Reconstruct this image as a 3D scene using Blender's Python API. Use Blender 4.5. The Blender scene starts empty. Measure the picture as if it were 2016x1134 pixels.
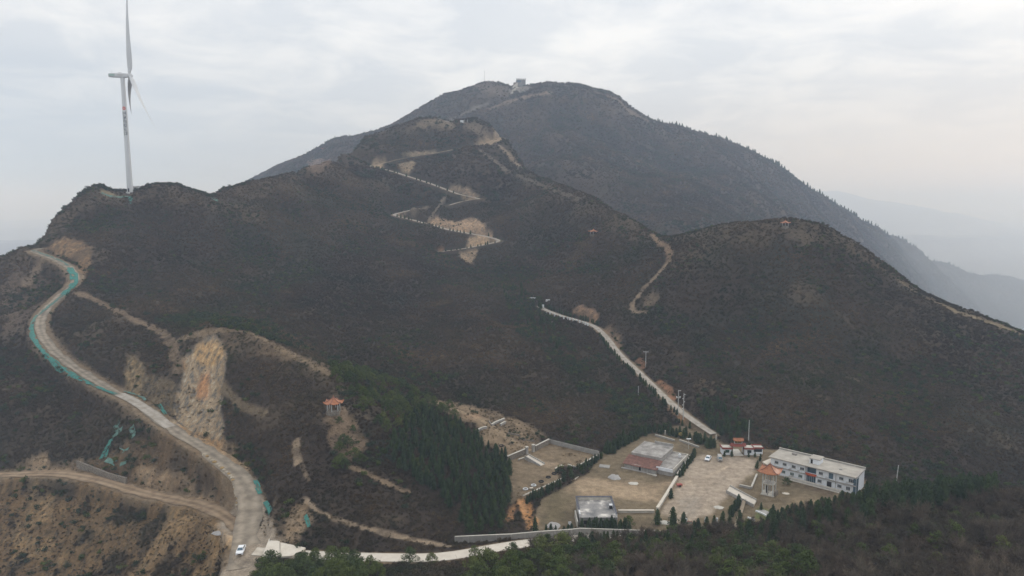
import bpy, bmesh, math, random
import numpy as np
from mathutils import Vector, Matrix
R = math.radians
SC = bpy.context.scene
COL = SC.collection
random.seed(7)
RNG = np.random.default_rng(11)

# ------------------------------------------------------------------ camera
CAM_Z, PITCH, F = 95.0, R(7.0), 1344.0
cam_d = bpy.data.cameras.new('camera')
cam = bpy.data.objects.new('camera', cam_d)
COL.objects.link(cam)
cam.location = (0, 0, CAM_Z)
cam.rotation_euler = (R(90) - PITCH, 0, 0)
cam_d.lens, cam_d.sensor_width = 24.0, 36.0
cam_d.clip_start, cam_d.clip_end = 1.0, 60000.0
SC.camera = cam

# ------------------------------------------------------------------ sky, sun, exposure
SUN_EL, SUN_AZ = R(26), R(46)           # azimuth east of the viewing direction
world = bpy.data.worlds.new('World')
SC.world = world
world.use_nodes = True
nt = world.node_tree
nt.nodes.clear()
def wn(t, **kw):
    n = nt.nodes.new(t)
    for k, v in kw.items():
        setattr(n, k, v)
    return n
out = wn('ShaderNodeOutputWorld')
bg = wn('ShaderNodeBackground')
bg.inputs['Strength'].default_value = 0.1
sky = wn('ShaderNodeTexSky', sky_type='NISHITA', sun_disc=False)
sky.sun_elevation, sky.sun_rotation = SUN_EL, SUN_AZ
sky.air_density, sky.dust_density, sky.altitude = 1.0, 3.0, 600
tc = wn('ShaderNodeTexCoord')
sep = wn('ShaderNodeSeparateXYZ')
nt.links.new(tc.outputs['Generated'], sep.inputs[0])
# cloud deck: direction projected on a plane overhead, so streaks flatten towards the horizon
addz = wn('ShaderNodeMath', operation='ADD'); addz.inputs[1].default_value = 0.16
absz = wn('ShaderNodeMath', operation='ABSOLUTE')
nt.links.new(sep.outputs['Z'], absz.inputs[0]); nt.links.new(absz.outputs[0], addz.inputs[0])
dvx = wn('ShaderNodeMath', operation='DIVIDE'); dvy = wn('ShaderNodeMath', operation='DIVIDE')
nt.links.new(sep.outputs['X'], dvx.inputs[0]); nt.links.new(addz.outputs[0], dvx.inputs[1])
nt.links.new(sep.outputs['Y'], dvy.inputs[0]); nt.links.new(addz.outputs[0], dvy.inputs[1])
cmb = wn('ShaderNodeCombineXYZ')
nt.links.new(dvx.outputs[0], cmb.inputs[0]); nt.links.new(dvy.outputs[0], cmb.inputs[1])
n1 = wn('ShaderNodeTexNoise'); n1.inputs['Scale'].default_value = 2.3; n1.inputs['Detail'].default_value = 9
n1.inputs['Roughness'].default_value = 0.58; n1.inputs['Distortion'].default_value = 0.35
n2 = wn('ShaderNodeTexNoise'); n2.inputs['Scale'].default_value = 0.55; n2.inputs['Detail'].default_value = 4
nt.links.new(cmb.outputs[0], n1.inputs['Vector']); nt.links.new(cmb.outputs[0], n2.inputs['Vector'])
ramp = wn('ShaderNodeMapRange'); ramp.inputs[1].default_value = 0.42; ramp.inputs[2].default_value = 0.61
nt.links.new(n1.outputs['Fac'], ramp.inputs[0])
r2 = wn('ShaderNodeMapRange'); r2.inputs[1].default_value = 0.35; r2.inputs[2].default_value = 0.65
nt.links.new(n2.outputs['Fac'], r2.inputs[0])
mulc = wn('ShaderNodeMath', operation='MULTIPLY_ADD'); mulc.inputs[1].default_value = 0.55
nt.links.new(r2.outputs[0], mulc.inputs[0])
half = wn('ShaderNodeMath', operation='MULTIPLY'); half.inputs[1].default_value = 0.5
nt.links.new(ramp.outputs[0], half.inputs[0]); nt.links.new(half.outputs[0], mulc.inputs[2])
ccol = wn('ShaderNodeMix', data_type='RGBA')
ccol.inputs[6].default_value = (6.1, 6.6, 7.25, 1)
ccol.inputs[7].default_value = (9.2, 9.2, 9.15, 1)
nt.links.new(mulc.outputs[0], ccol.inputs[0])
# the low veil: even pale grey near the horizon, a touch warmer towards the sun
veil = wn('ShaderNodeMapRange'); veil.interpolation_type = 'SMOOTHSTEP'
veil.inputs[1].default_value = 0.0; veil.inputs[2].default_value = 0.22
veil.inputs[3].default_value = 1.0; veil.inputs[4].default_value = 0.0
nt.links.new(absz.outputs[0], veil.inputs[0])
vdir = wn('ShaderNodeVectorMath', operation='DOT_PRODUCT')
vdir.inputs[1].default_value = (math.sin(SUN_AZ), math.cos(SUN_AZ), 0.05)
nt.links.new(tc.outputs['Generated'], vdir.inputs[0])
vw = wn('ShaderNodeMapRange'); vw.inputs[1].default_value = 0.25; vw.inputs[2].default_value = 1.0
nt.links.new(vdir.outputs['Value'], vw.inputs[0])
vcol = wn('ShaderNodeMix', data_type='RGBA')
vcol.inputs[6].default_value = (5.0, 5.85, 6.9, 1)
vcol.inputs[7].default_value = (7.3, 6.85, 6.65, 1)
nt.links.new(vw.outputs[0], vcol.inputs[0])
mixv = wn('ShaderNodeMix', data_type='RGBA')
nt.links.new(veil.outputs[0], mixv.inputs[0]); nt.links.new(ccol.outputs[2], mixv.inputs[6]); nt.links.new(vcol.outputs[2], mixv.inputs[7])
fin = wn('ShaderNodeMix', data_type='RGBA'); fin.inputs[0].default_value = 0.93
nt.links.new(sky.outputs[0], fin.inputs[6]); nt.links.new(mixv.outputs[2], fin.inputs[7])
# an overcast deck brightens evenly from the horizon up to the zenith
zen = wn('ShaderNodeMapRange'); zen.inputs[1].default_value = 0.0; zen.inputs[2].default_value = 1.0
zen.inputs[3].default_value = 1.0; zen.inputs[4].default_value = 1.6
nt.links.new(absz.outputs[0], zen.inputs[0])
zsc = wn('ShaderNodeVectorMath', operation='SCALE')
nt.links.new(fin.outputs[2], zsc.inputs[0]); nt.links.new(zen.outputs[0], zsc.inputs['Scale'])
nt.links.new(zsc.outputs[0], bg.inputs['Color'])
nt.links.new(bg.outputs[0], out.inputs[0])

sun_d = bpy.data.lights.new('sun', 'SUN')
sun_d.energy, sun_d.angle, sun_d.color = 1.1, R(16), (1.0, 0.95, 0.88)
sun = bpy.data.objects.new('sun', sun_d)
COL.objects.link(sun)
sv = Vector((math.sin(SUN_AZ) * math.cos(SUN_EL), math.cos(SUN_AZ) * math.cos(SUN_EL), math.sin(SUN_EL)))
sun.rotation_euler = sv.to_track_quat('Z', 'Y').to_euler()

SC.view_settings.view_transform = 'Standard'
SC.view_settings.look = 'None'
SC.view_settings.exposure = 0.0
SC.view_settings.gamma = 1.0
SC.view_settings.use_curve_mapping = False
SC.render.engine = 'CYCLES'
cy = SC.cycles
cy.max_bounces, cy.diffuse_bounces, cy.glossy_bounces = 4, 2, 2
cy.transmission_bounces, cy.volume_bounces, cy.transparent_max_bounces = 2, 1, 4
cy.caustics_reflective = cy.caustics_refractive = False
cy.use_denoising = True
cy.use_adaptive_sampling = False

# ------------------------------------------------------------------ object helpers
def tag(o, label=None, cat=None, group=None, kind=None):
    if label: o['label'] = label
    if cat: o['category'] = cat
    if group: o['group'] = group
    if kind: o['kind'] = kind
    return o

def link(name, me, mat=None, parent=None):
    o = bpy.data.objects.new(name, me)
    COL.objects.link(o)
    if mat is not None and me is not None and not me.materials:
        for m in (mat if isinstance(mat, (list, tuple)) else [mat]):
            me.materials.append(m)
    if parent is not None:
        o.parent = parent
    return o

def empty(name, loc, rz=0.0):
    o = bpy.data.objects.new(name, None)
    o.empty_display_size = 0.5
    COL.objects.link(o)
    o.location, o.rotation_euler = loc, (0, 0, rz)
    return o

def mesh_np(name, V, Fq):
    """mesh from numpy verts (n,3) and faces (m,3|4)"""
    me = bpy.data.meshes.new(name)
    V = np.asarray(V, np.float32); Fq = np.asarray(Fq, np.int32)
    k = Fq.shape[1]
    me.vertices.add(len(V)); me.vertices.foreach_set('co', V.ravel())
    me.loops.add(Fq.size); me.loops.foreach_set('vertex_index', Fq.ravel())
    me.polygons.add(len(Fq))
    me.polygons.foreach_set('loop_start', np.arange(0, Fq.size, k, dtype=np.int32))
    me.update(calc_edges=True)
    return me

# ------------------------------------------------------------------ materials
def new_mat(name):
    m = bpy.data.materials.new(name)
    m.use_nodes = True
    t = m.node_tree
    b = t.nodes['Principled BSDF']
    b.inputs['Specular IOR Level'].default_value = 0.2
    return m, t, b

def pmat(name, c1, c2=None, scale=1.0, rough=0.85, detail=6, bump=0.0, c3=None, metallic=0.0, spec=0.2, streak=None):
    """plain procedural material: two (three) tones mixed by noise in object space"""
    m, t, b = new_mat(name)
    b.inputs['Roughness'].default_value = rough
    b.inputs['Metallic'].default_value = metallic
    b.inputs['Specular IOR Level'].default_value = spec
    c2 = c2 or tuple(x * 0.7 for x in c1)
    co = t.nodes.new('ShaderNodeTexCoord')
    vec = co.outputs['Object']
    if streak:
        mp = t.nodes.new('ShaderNodeMapping'); mp.inputs['Scale'].default_value = streak
        t.links.new(vec, mp.inputs[0]); vec = mp.outputs[0]
    n = t.nodes.new('ShaderNodeTexNoise')
    n.inputs['Scale'].default_value = scale; n.inputs['Detail'].default_value = detail; n.inputs['Roughness'].default_value = 0.6
    t.links.new(vec, n.inputs['Vector'])
    cr = t.nodes.new('ShaderNodeValToRGB')
    cr.color_ramp.elements[0].position = 0.34; cr.color_ramp.elements[1].position = 0.66
    cr.color_ramp.elements[0].color = (*c2, 1); cr.color_ramp.elements[1].color = (*c1, 1)
    if c3:
        e = cr.color_ramp.elements.new(0.56); e.color = (*c3, 1)
    t.links.new(n.outputs['Fac'], cr.inputs[0]); t.links.new(cr.outputs[0], b.inputs['Base Color'])
    if bump:
        bp = t.nodes.new('ShaderNodeBump'); bp.inputs['Strength'].default_value = 0.6; bp.inputs['Distance'].default_value = bump
        t.links.new(n.outputs['Fac'], bp.inputs['Height']); t.links.new(bp.outputs[0], b.inputs['Normal'])
    return m

def rnd_mat(name, cols, rough=0.9, fine=None, drift=None):
    """foliage: each instance / object takes its own tone from a ramp"""
    m, t, b = new_mat(name)
    b.inputs['Roughness'].default_value = rough
    b.inputs['Specular IOR Level'].default_value = 0.12
    oi = t.nodes.new('ShaderNodeObjectInfo')
    cr = t.nodes.new('ShaderNodeValToRGB')
    el = cr.color_ramp.elements
    el[0].position, el[0].color = 0, (*cols[0], 1)
    el[1].position, el[1].color = 1, (*cols[-1], 1)
    for i, c in enumerate(cols[1:-1]):
        e = el.new((i + 1) / (len(cols) - 1)); e.color = (*c, 1)
    t.links.new(oi.outputs['Random'], cr.inputs[0])
    co = t.nodes.new('ShaderNodeTexCoord')
    n = t.nodes.new('ShaderNodeTexNoise'); n.inputs['Scale'].default_value = fine or 1.6; n.inputs['Detail'].default_value = 3
    t.links.new(co.outputs['Object'], n.inputs['Vector'])
    mr = t.nodes.new('ShaderNodeMapRange'); mr.inputs[1].default_value = 0.3; mr.inputs[2].default_value = 0.7
    mr.inputs[3].default_value = 0.6; mr.inputs[4].default_value = 1.45
    t.links.new(n.outputs['Fac'], mr.inputs[0])
    mx = t.nodes.new('ShaderNodeVectorMath'); mx.operation = 'SCALE'
    t.links.new(cr.outputs[0], mx.inputs[0]); t.links.new(mr.outputs[0], mx.inputs['Scale'])
    last = mx.outputs[0]
    if drift:
        geo = t.nodes.new('ShaderNodeNewGeometry')
        d = t.nodes.new('ShaderNodeTexNoise'); d.inputs['Scale'].default_value = 0.028; d.inputs['Detail'].default_value = 5; d.inputs['Roughness'].default_value = 0.62
        t.links.new(geo.outputs['Position'], d.inputs['Vector'])
        dr = t.nodes.new('ShaderNodeValToRGB'); de = dr.color_ramp.elements
        de[0].position, de[0].color = 0.33, (*drift[0], 1); de[1].position, de[1].color = 0.67, (*drift[-1], 1)
        for i, c in enumerate(drift[1:-1]):
            e = de.new(0.33 + 0.34 * (i + 1) / (len(drift) - 1)); e.color = (*c, 1)
        t.links.new(d.outputs['Fac'], dr.inputs[0])
        ml = t.nodes.new('ShaderNodeVectorMath'); ml.operation = 'MULTIPLY'
        t.links.new(last, ml.inputs[0]); t.links.new(dr.outputs[0], ml.inputs[1])
        d2 = t.nodes.new('ShaderNodeTexNoise'); d2.inputs['Scale'].default_value = 0.010; d2.inputs['Detail'].default_value = 4
        t.links.new(geo.outputs['Position'], d2.inputs['Vector'])
        m2 = t.nodes.new('ShaderNodeMapRange'); m2.inputs[1].default_value = 0.36; m2.inputs[2].default_value = 0.64; m2.inputs[3].default_value = 0.75; m2.inputs[4].default_value = 1.55
        t.links.new(d2.outputs['Fac'], m2.inputs[0])
        s2 = t.nodes.new('ShaderNodeVectorMath'); s2.operation = 'SCALE'
        t.links.new(ml.outputs[0], s2.inputs[0]); t.links.new(m2.outputs[0], s2.inputs['Scale']); last = s2.outputs[0]
    t.links.new(last, b.inputs['Base Color'])
    return m
# ------------------------------------------------------------------ terrain: measured points, then interpolation
# A point is (u, v, Y): picture position in the survey photograph and its distance north of the camera.
CP, SP = math.cos(PITCH), math.sin(PITCH)
def ray(u, v):
    a = (np.asarray(u, float) - 1008.0) / F
    b = -(np.asarray(v, float) - 567.0) / F
    k = CP + b * SP
    return a / k, (b * CP - SP) / k            # x per metre north, rise per metre north
def at(u, v, Y):
    s, w = ray(u, v)
    return Vector((float(s * Y), float(Y), float(CAM_Z + w * Y)))
def flat(u, v, z=0.0):
    s, w = ray(u, v)
    Y = (z - CAM_Z) / w
    return Vector((float(s * Y), float(Y), float(z)))

RIDGES = {}      # name: (points, [(extra distance, drop) ...] behind the crest)
RIDGES['main_left'] = ([(380,520,2100),(470,420,1944),(500,372,1884),(515,355,1872),(535,340,1824),(560,322,1776),(580,313,1740),(605,312,1716),(625,296,1692),(655,275,1668),(720,266,1644),(790,240,1608),(830,212,1572),(880,182,1548),(920,174,1530),(945,163,1518),(965,160,1512),(990,164,1506),(1004,170,1500),(1022,170,1498),(1042,170,1500),(1080,166,1502),(1130,168,1506),(1190,180,1514),(1215,190,1524),(1240,212,1542),(1280,236,1572),(1340,255,1614),(1400,270,1662),(1450,288,1710),(1490,308,1758),(1530,330,1812),(1560,360,1872),(1600,396,1968),(1650,430,2088),(1700,455,2220),(1760,485,2400),(1800,504,2544),(1850,530,2736),(1895,563,2976),(1925,558,3120),(1943,547,3216),(1960,560,3280),(1982,580,3360),(2016,600,3600),(2120,660,3960)],
    [(190, 84), (600, 360)])
RIDGES['middle_mound'] = ([(672,309,765),(692,302,805),(720,276,850),(760,258,880),(810,240,905),(835,234,910),(860,232,912),(885,240,915),(905,240,920),(918,237,925),(945,243,930),(975,262,905),(986,276,885),(1010,300,850),(1040,345,790),(1080,358,720),(1130,374,660),(1180,396,610),(1215,420,570),(1250,440,540),(1280,458,515),(1310,466,500),(1340,464,485),(1370,459,475),(1410,452,462),(1450,445,452),(1500,439,444),(1546,437,440),(1580,441,436),(1610,450,433),(1640,462,430),(1680,484,426),(1720,512,423),(1760,542,419),(1790,563,415),(1820,582,410),(1850,597,405),(1890,612,400),(1920,622,395),(1960,640,388),(2016,662,380),(2100,690,370),(2250,730,350)],
    [(70, 40), (170, 95)])
RIDGES['turbine_ridge'] = ([(-90,545,450),(-40,530,445),(0,515,442),(30,500,440),(58,490,440),(78,489,446),(92,470,462),(100,440,480),(125,414,492),(158,386,508),(175,375,514),(190,371,518),(203,372,520),(215,378,522),(235,383,523),(258,386,524),(283,381,528),(300,373,533),(320,367,540),(350,366,546),(372,374,550),(395,382,553),(418,391,556),(430,384,560),(445,374,566),(490,361,585),(540,351,610),(580,345,640),(615,328,670),(640,318,700)],
    [(45, 26), (160, 130)])
LINES = {}
LINES['mainface'] = [(640,300,1596),(720,285,1524),(800,252,1428),(880,215,1416),(950,205,1404),(1000,215,1380),(960,235,1344),(1100,230,1368),(1180,240,1380),(1250,260,1416),(1100,300,1212),(1160,330,1130),(1050,330,1052),(1130,360,995),(1250,330,1254),(1210,380,995),(1330,330,1380),(1280,420,939),(1330,450,850),(1420,440,939),(1400,370,1296),(1480,400,1233),(1550,430,1296),(1500,360,1500),(1600,440,1512),(1650,470,1560),(1700,500,1656),(1780,540,1800),(1850,585,1980),(1920,610,2220),(1980,630,2400)]
LINES['mist_valley'] = [(1700,640,760),(1800,680,800),(1900,710,850),(2016,740,900),(2130,740,900),(1760,640,1150),(1850,680,1300),(1950,690,1400),(2040,700,1500),(2130,700,1500),(1880,660,1900),(1990,680,2100),(2100,690,2200)]
LINES['gully'] = [(1190,290,1332),(1215,335,1171),(1250,390,995),(1300,440,868)]
LINES['mound_face'] = [(760,290,850),(850,270,870),(930,265,880),(900,305,800),(820,310,805),(1000,320,800),(1060,390,690),(1000,380,720),(1100,420,620),(1170,450,565),(1100,480,570),(1050,440,620),(1180,520,500),(1250,510,480),(1100,540,520),(1200,590,440),(1020,500,580),(1000,540,555),(1240,600,420)]
LINES['centre_hill'] = [(600,370,640),(700,350,720),(760,370,690),(700,420,620),(800,400,670),(560,420,570),(640,480,540),(760,480,580),(850,440,640),(480,420,530),(420,470,490),(500,500,500),(300,430,510),(220,440,490),(160,440,480),(300,500,450),(380,560,420),(250,520,430),(200,570,400),(500,580,440),(620,580,450),(740,560,490),(860,540,525),(940,560,500),(560,660,360),(680,660,375),(800,650,390),(900,640,410),(960,600,460),(1000,650,405),(700,740,320),(800,740,325),(880,740,325),(960,730,335),(1050,720,350),(1040,640,430),(1100,690,380),(1160,740,340),(1200,790,308),(1100,790,305),(1000,780,303),(900,790,290),(1080,840,272),(1180,850,270),(1250,830,282),(380,600,380),(440,630,330)]
LINES['spur_edge'] = [(1010,575,480),(1050,600,462),(1085,640,425),(1130,670,398),(1170,700,370),(1210,740,342),(1250,775,318),(1290,810,295),(1330,840,280)]
LINES['right_hill'] = [(1400,500,425),(1480,480,420),(1330,560,418),(1400,580,395),(1480,560,395),(1560,500,412),(1640,540,395),(1580,580,375),(1700,580,385),(1660,640,355),(1800,640,365),(1500,650,365),(1400,670,360),(1320,650,385),(1280,690,365),(1340,740,330),(1420,760,310),(1520,740,325),(1620,720,325),(1740,700,335),(1860,690,345),(1960,700,345),(1450,820,284),(1560,830,282),(1680,800,292),(1800,790,300),(1920,790,302),(2016,770,310),(2120,760,320),(1700,900,258),(1780,940,245),(1850,890,262),(1960,890,265),(2060,880,270),(1900,950,246),(2016,960,250),(1500,868,264),(1600,880,259.6),(1660,905,250)]
LINES['cliff_ridge'] = [(150,575,385),(185,590,372),(230,615,352),(280,638,334),(318,655,318),(340,668,306),(365,664,301),(400,655,298),(440,649,295),(480,653,291),(520,668,284),(560,690,276),(600,710,270),(640,728,264),(656,745,258),(665,770,248),(660,800,239),(658,812,234)]
LINES['cliff_foot'] = [(240,775,280),(290,800,268),(340,835,256),(390,870,244),(430,890,238),(470,920,227),(500,950,216)]
LINES['cliff_mid'] = [(270,710,296),(360,700,291),(430,690,283),(440,760,268),(350,760,275),(260,750,285),(520,760,259),(600,780,250),(520,830,240),(600,860,229),(540,900,223),(640,860,227),(700,870,228),(760,840,241),(720,790,268),(780,790,276),(850,820,265),(880,860,251),(700,930,213),(780,920,220),(850,960,213),(800,1000,201),(920,900,236),(960,960,217),(980,1010,203.5),(880,1030,197)]
LINES['left_slope'] = [(-80,600,400),(0,560,415),(40,560,410),(100,560,412),(60,600,390),(0,640,365),(-80,680,345),(30,700,330),(0,760,300),(100,760,300),(60,830,272),(-60,830,275),(150,820,274),(0,890,258),(120,890,255),(220,880,252),(300,920,236),(400,930,228)]
LINES['spoil'] = [(-100,940,245),(-60,1134,205),(0,1134,206),(0,1000,232),(100,1000,228),(100,1080,212),(200,1060,213),(200,1134,198),(300,1050,207),(300,1120,194),(400,1080,192),(420,1134,182),(430,1050,193),(380,1020,203)]
LINES['fore'] = [(600,1180,150),(700,1160,158),(560,1134,165.5),(700,1120,169),(800,1134,160),(950,1120,163),(900,1160,146),(1050,1100,163),(1100,1134,148),(1200,1090,161),(1300,1134,142),(1300,1070,163),(1400,1050,166),(1500,1030,168),(1500,1134,135),(1600,1015,168),(1700,1005,168),(1700,1134,128),(1800,1000,168),(1900,995,168),(2016,990,170),(2016,1134,122),(2150,990,172),(2150,1134,120),(1900,1060,142),(1700,1060,147),(1500,1080,150)]
FLATS = [(40,60,30),(-40,60,25),(0,90,22),(40,100,26),(80,100,30),(-60,120,4),(-120,130,-10),(-160,170,-28),(-30,140,6)]
# roads: (u, v, Y) centre lines, width in metres
ROADS = {
 'gravel_road': ([(478,1120,170.5),(482,1075,180),(486,1040,189.5),(490,1005,199),(490,975,206),(478,950,212.5),(452,922,221),(415,893,231),(375,868,240),(335,842,249),(300,815,259),(262,790,270),(222,770,281),(180,745,294),(135,715,309),(100,685,324),(82,655,342),(80,630,357),(95,605,372),(122,580,388),(142,562,398),(150,545,406),(138,528,416),(110,512,426),(85,502,434),(66,495,440),(80,489.5,446)], 4.5),
 'dirt_track': ([(-60,938,247),(0,936,245),(70,933,244),(120,934,242),(165,940,239),(210,950,234.5),(255,963,229),(300,975,223.5),(345,984,219),(390,994,214),(425,1006,208),(450,1022,201),(475,1042,192)], 5.0),
 'valley_road': ([(1405,855,272),(1370,832,283),(1335,806,295),(1305,779,309),(1280,755,323),(1255,731,339),(1232,710,354),(1213,690,370),(1200,672,386),(1185,655,402),(1168,642,416),(1140,632,428),(1105,622,440),(1075,611,452),(1060,603,459)], 3.5),
 'hairpin_road': ([(872,495,598),(905,491,600),(945,484,604),(968,479,607),(981,474,612),(962,467,620),(930,461,628),(890,454,637),(850,444,647),(815,434,656),(778,424,664),(800,416,674),(826,411,682)], 5.0),
 'upper_road': ([(885,404,694),(905,398,699),(925,394,702),(940,391,706),(905,383,715),(880,374,723),(845,361,737),(805,348,752),(770,337,767),(732,328,780),(712,319,790),(690,310,798)], 5.0),
 'summit_road': ([(732,328,780),(760,320,790),(800,311,803),(850,303,818),(890,295,835),(930,288,852),(960,281,867),(985,271,884)], 4.5),
 'entrance_road': ([(500,1086,176.5),(545,1089,176.3),(600,1093,175.5),(700,1097,174.3),(790,1099,173.6),(860,1098,174),(920,1090,176.3),(980,1079,179.5),(1040,1070,182.3),(1100,1064,184.4),(1150,1061,185.5),(1245,1057,187),(1330,1054,188)], 4.2),
}
def densify(P, step=14.0):
    o = []
    for (a, b) in zip(P[:-1], P[1:]):
        n = max(1, int(math.hypot(a[0] - b[0], a[1] - b[1]) / step))
        for i in range(n):
            k = i / n
            o.append(tuple(a[j] * (1 - k) + b[j] * k for j in range(3)))
    o.append(tuple(P[-1]))
    return o
def smooth_poly(P, n=8):
    """Catmull-Rom through the points"""
    P = np.array(P, float); Q = np.vstack([2 * P[0] - P[1], P, 2 * P[-1] - P[-2]])
    o = []
    for i in range(len(P) - 1):
        p0, p1, p2, p3 = Q[i:i + 4]
        for k in np.linspace(0, 1, n, endpoint=False):
            o.append(0.5 * (2 * p1 + (p2 - p0) * k + (2 * p0 - 5 * p1 + 4 * p2 - p3) * k * k + (3 * p1 - p0 - 3 * p2 + p3) * k ** 3))
    o.append(P[-1])
    return np.array(o)

ctl = []                                          # (x, Y, z)
for P, behind in RIDGES.values():
    for (u, v, Y) in densify(P, 16):
        p = at(u, v, Y); ctl.append(tuple(p))
        for d, drop in behind:
            if u > 575 and behind[0][0] == 45: continue
            r = (Y + d) / Y
            ctl.append((p.x * r, Y + d, p.z - drop))
for P in LINES.values():
    for q in P: ctl.append(tuple(at(*q)))
for k in ('cliff_ridge', 'cliff_foot', 'spur_edge'):
    for q in densify(LINES[k], 14): ctl.append(tuple(at(*q)))
ROADW = {}
for k, (P, wd) in ROADS.items():
    D = np.array([tuple(at(*q)) for q in P])
    ROADW[k] = (smooth_poly(D, 6), wd)
    for q in ROADW[k][0][::2]: ctl.append(tuple(q))
for q in FLATS: ctl.append(q)
# compound: level yard at 0
for (u, v) in [(1060,1045),(1130,1040),(1230,1035),(1320,1020),(1420,1030),(1500,1020),(1580,1000),(1660,990),(1330,980),(1240,980),(1160,960),(1060,1000),(1400,930),(1480,930),(1420,890),(1560,950),(1640,960),(1330,900),(1250,905),(1200,915),(1100,960),(1300,860),(1690,985),(1560,915)]:
    ctl.append(tuple(flat(u, v, 0)))
for (u, v) in [(1010,930),(1060,905),(1110,930),(1150,905),(1100,880),(1030,960),(1090,940)]:
    ctl.append(tuple(flat(u, v, 1.5)))
for (u, v, z) in [(1000,885,3.5),(1060,870,3.5),(1020,850,5.5),(960,840,7),(900,810,9.5),(940,860,5.5),(1080,862,3.5)]:
    ctl.append(tuple(flat(u, v, z)))
# far country: a low valley floor and pale ridges in the haze
FAR_Z = -420.0
for Y in (4300, 6500, 9000, 13000, 20000, 30000):
    for s in np.linspace(-1.1, 1.1, 9):
        if Y < 6600 and s > 0.3: continue
        ctl.append((s * Y, Y, FAR_Z + (60 if Y > 7000 else 0)))
for P in ([(1560,383,15000),(1600,372,15000),(1640,376,15000),(1690,384,15000),(1720,396,15000),(1760,400,15000),(1800,404,15000),(1850,412,15000),(1900,425,15000),(1960,440,15000),(2040,455,15000)],
          [(-60,490,11000),(0,492,11000),(40,478,11000),(70,474,11000),(110,482,11000),(150,492,11000)]):
    for (u, v, Y) in P:
        ctl.append(tuple(at(u, v, Y)))
        for d in (0.86, 1.2):
            p = at(u, v, Y); ctl.append((p.x * d, Y * d, FAR_Z))
ctl = np.array(ctl)
cs, ctt, cw = ctl[:, 0] / ctl[:, 1], np.log(ctl[:, 1]), (ctl[:, 2] - CAM_Z) / ctl[:, 1]
C_RBF = 0.006
def kern(ds, dt):
    return -np.sqrt(ds * ds + dt * dt + C_RBF * C_RBF)
A = kern(cs[:, None] - cs[None], ctt[:, None] - ctt[None])
n_c = len(cs)
M = np.zeros((n_c + 3, n_c + 3)); M[:n_c, :n_c] = A - np.eye(n_c) * 2e-4
M[:n_c, n_c] = 1; M[:n_c, n_c + 1] = cs; M[:n_c, n_c + 2] = ctt; M[n_c:, :n_c] = M[:n_c, n_c:].T
coef = np.linalg.solve(M, np.concatenate([cw, [0, 0, 0]]))
# mesh grid: columns fan out from the survey point, rows spaced with distance
NS, S0, S1 = 960, -0.98, 0.98
sg = np.linspace(S0, S1, NS)
tg = np.concatenate([np.arange(math.log(62), math.log(118), 0.02), np.arange(math.log(118), math.log(620), 0.0034), np.arange(math.log(620), math.log(2300), 0.0042), np.arange(math.log(2300), math.log(5200), 0.008), np.arange(math.log(5200), math.log(32000), 0.03)])
NT = len(tg)
# evaluate the interpolation on a coarser lattice, then refine bilinearly
def rbf_eval(ss, tt):
    o = np.empty((len(tt), len(ss)))
    for i, tv in enumerate(tt):
        K = kern(ss[:, None] - cs[None], tv - ctt[None])
        o[i] = K @ coef[:n_c] + coef[n_c] + coef[n_c + 1] * ss + coef[n_c + 2] * tv
    return o
sc_ = sg[::2] if (NS % 2) else np.append(sg[::2], sg[-1])
ti_ = np.unique(np.concatenate([np.arange(0, NT, 2), [NT - 1]]))
Wc = rbf_eval(sc_, tg[ti_])
Wr = np.array([np.interp(sg, sc_, r) for r in Wc])
W = np.empty((NT, NS))
kk = np.clip(np.searchsorted(ti_, np.arange(NT), side='right') - 1, 0, len(ti_) - 2)
fr = (np.arange(NT) - ti_[kk]) / (ti_[kk + 1] - ti_[kk])
W = Wr[kk] * (1 - fr)[:, None] + Wr[kk + 1] * fr[:, None]
GY = np.exp(tg)[:, None] * np.ones(NS)[None]
GX = GY * sg[None]
GZ = CAM_Z + W * GY
# ------------------------------------------------------------------ terrain relief, roads cut in, colour of the ground
def _hash(ix, iy, seed):
    h = (ix.astype(np.int64) * 374761393 + iy.astype(np.int64) * 668265263 + seed * 1442695041) & 0xFFFFFFFF
    h = ((h ^ (h >> 13)) * 1274126177) & 0xFFFFFFFF
    return ((h ^ (h >> 16)) & 0xFFFF).astype(np.float32) / 65535.0
def vnoise(x, y, seed=0):
    ix, iy = np.floor(x), np.floor(y)
    fx, fy = (x - ix).astype(np.float32), (y - iy).astype(np.float32)
    fx = fx * fx * fx * (fx * (fx * 6 - 15) + 10); fy = fy * fy * fy * (fy * (fy * 6 - 15) + 10)
    ix, iy = ix.astype(np.int64), iy.astype(np.int64)
    a, b = _hash(ix, iy, seed), _hash(ix + 1, iy, seed)
    c, d = _hash(ix, iy + 1, seed), _hash(ix + 1, iy + 1, seed)
    return (a + (b - a) * fx) * (1 - fy) + (c + (d - c) * fx) * fy
def fbm(x, y, wl, octv=4, seed=0, gain=0.5):
    o, amp, tot = 0, 1.0, 0.0
    for k in range(octv):
        c, s = math.cos(0.6 * k + 0.3), math.sin(0.6 * k + 0.3)
        o = o + amp * vnoise((x * c - y * s) / wl + 31.7 * k, (x * s + y * c) / wl - 17.3 * k, seed + k)
        tot += amp; amp *= gain; wl *= 0.5
    return o / tot
def sstep(a, b, x):
    k = np.clip((x - a) / (b - a), 0, 1)
    return k * k * (3 - 2 * k)

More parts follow.
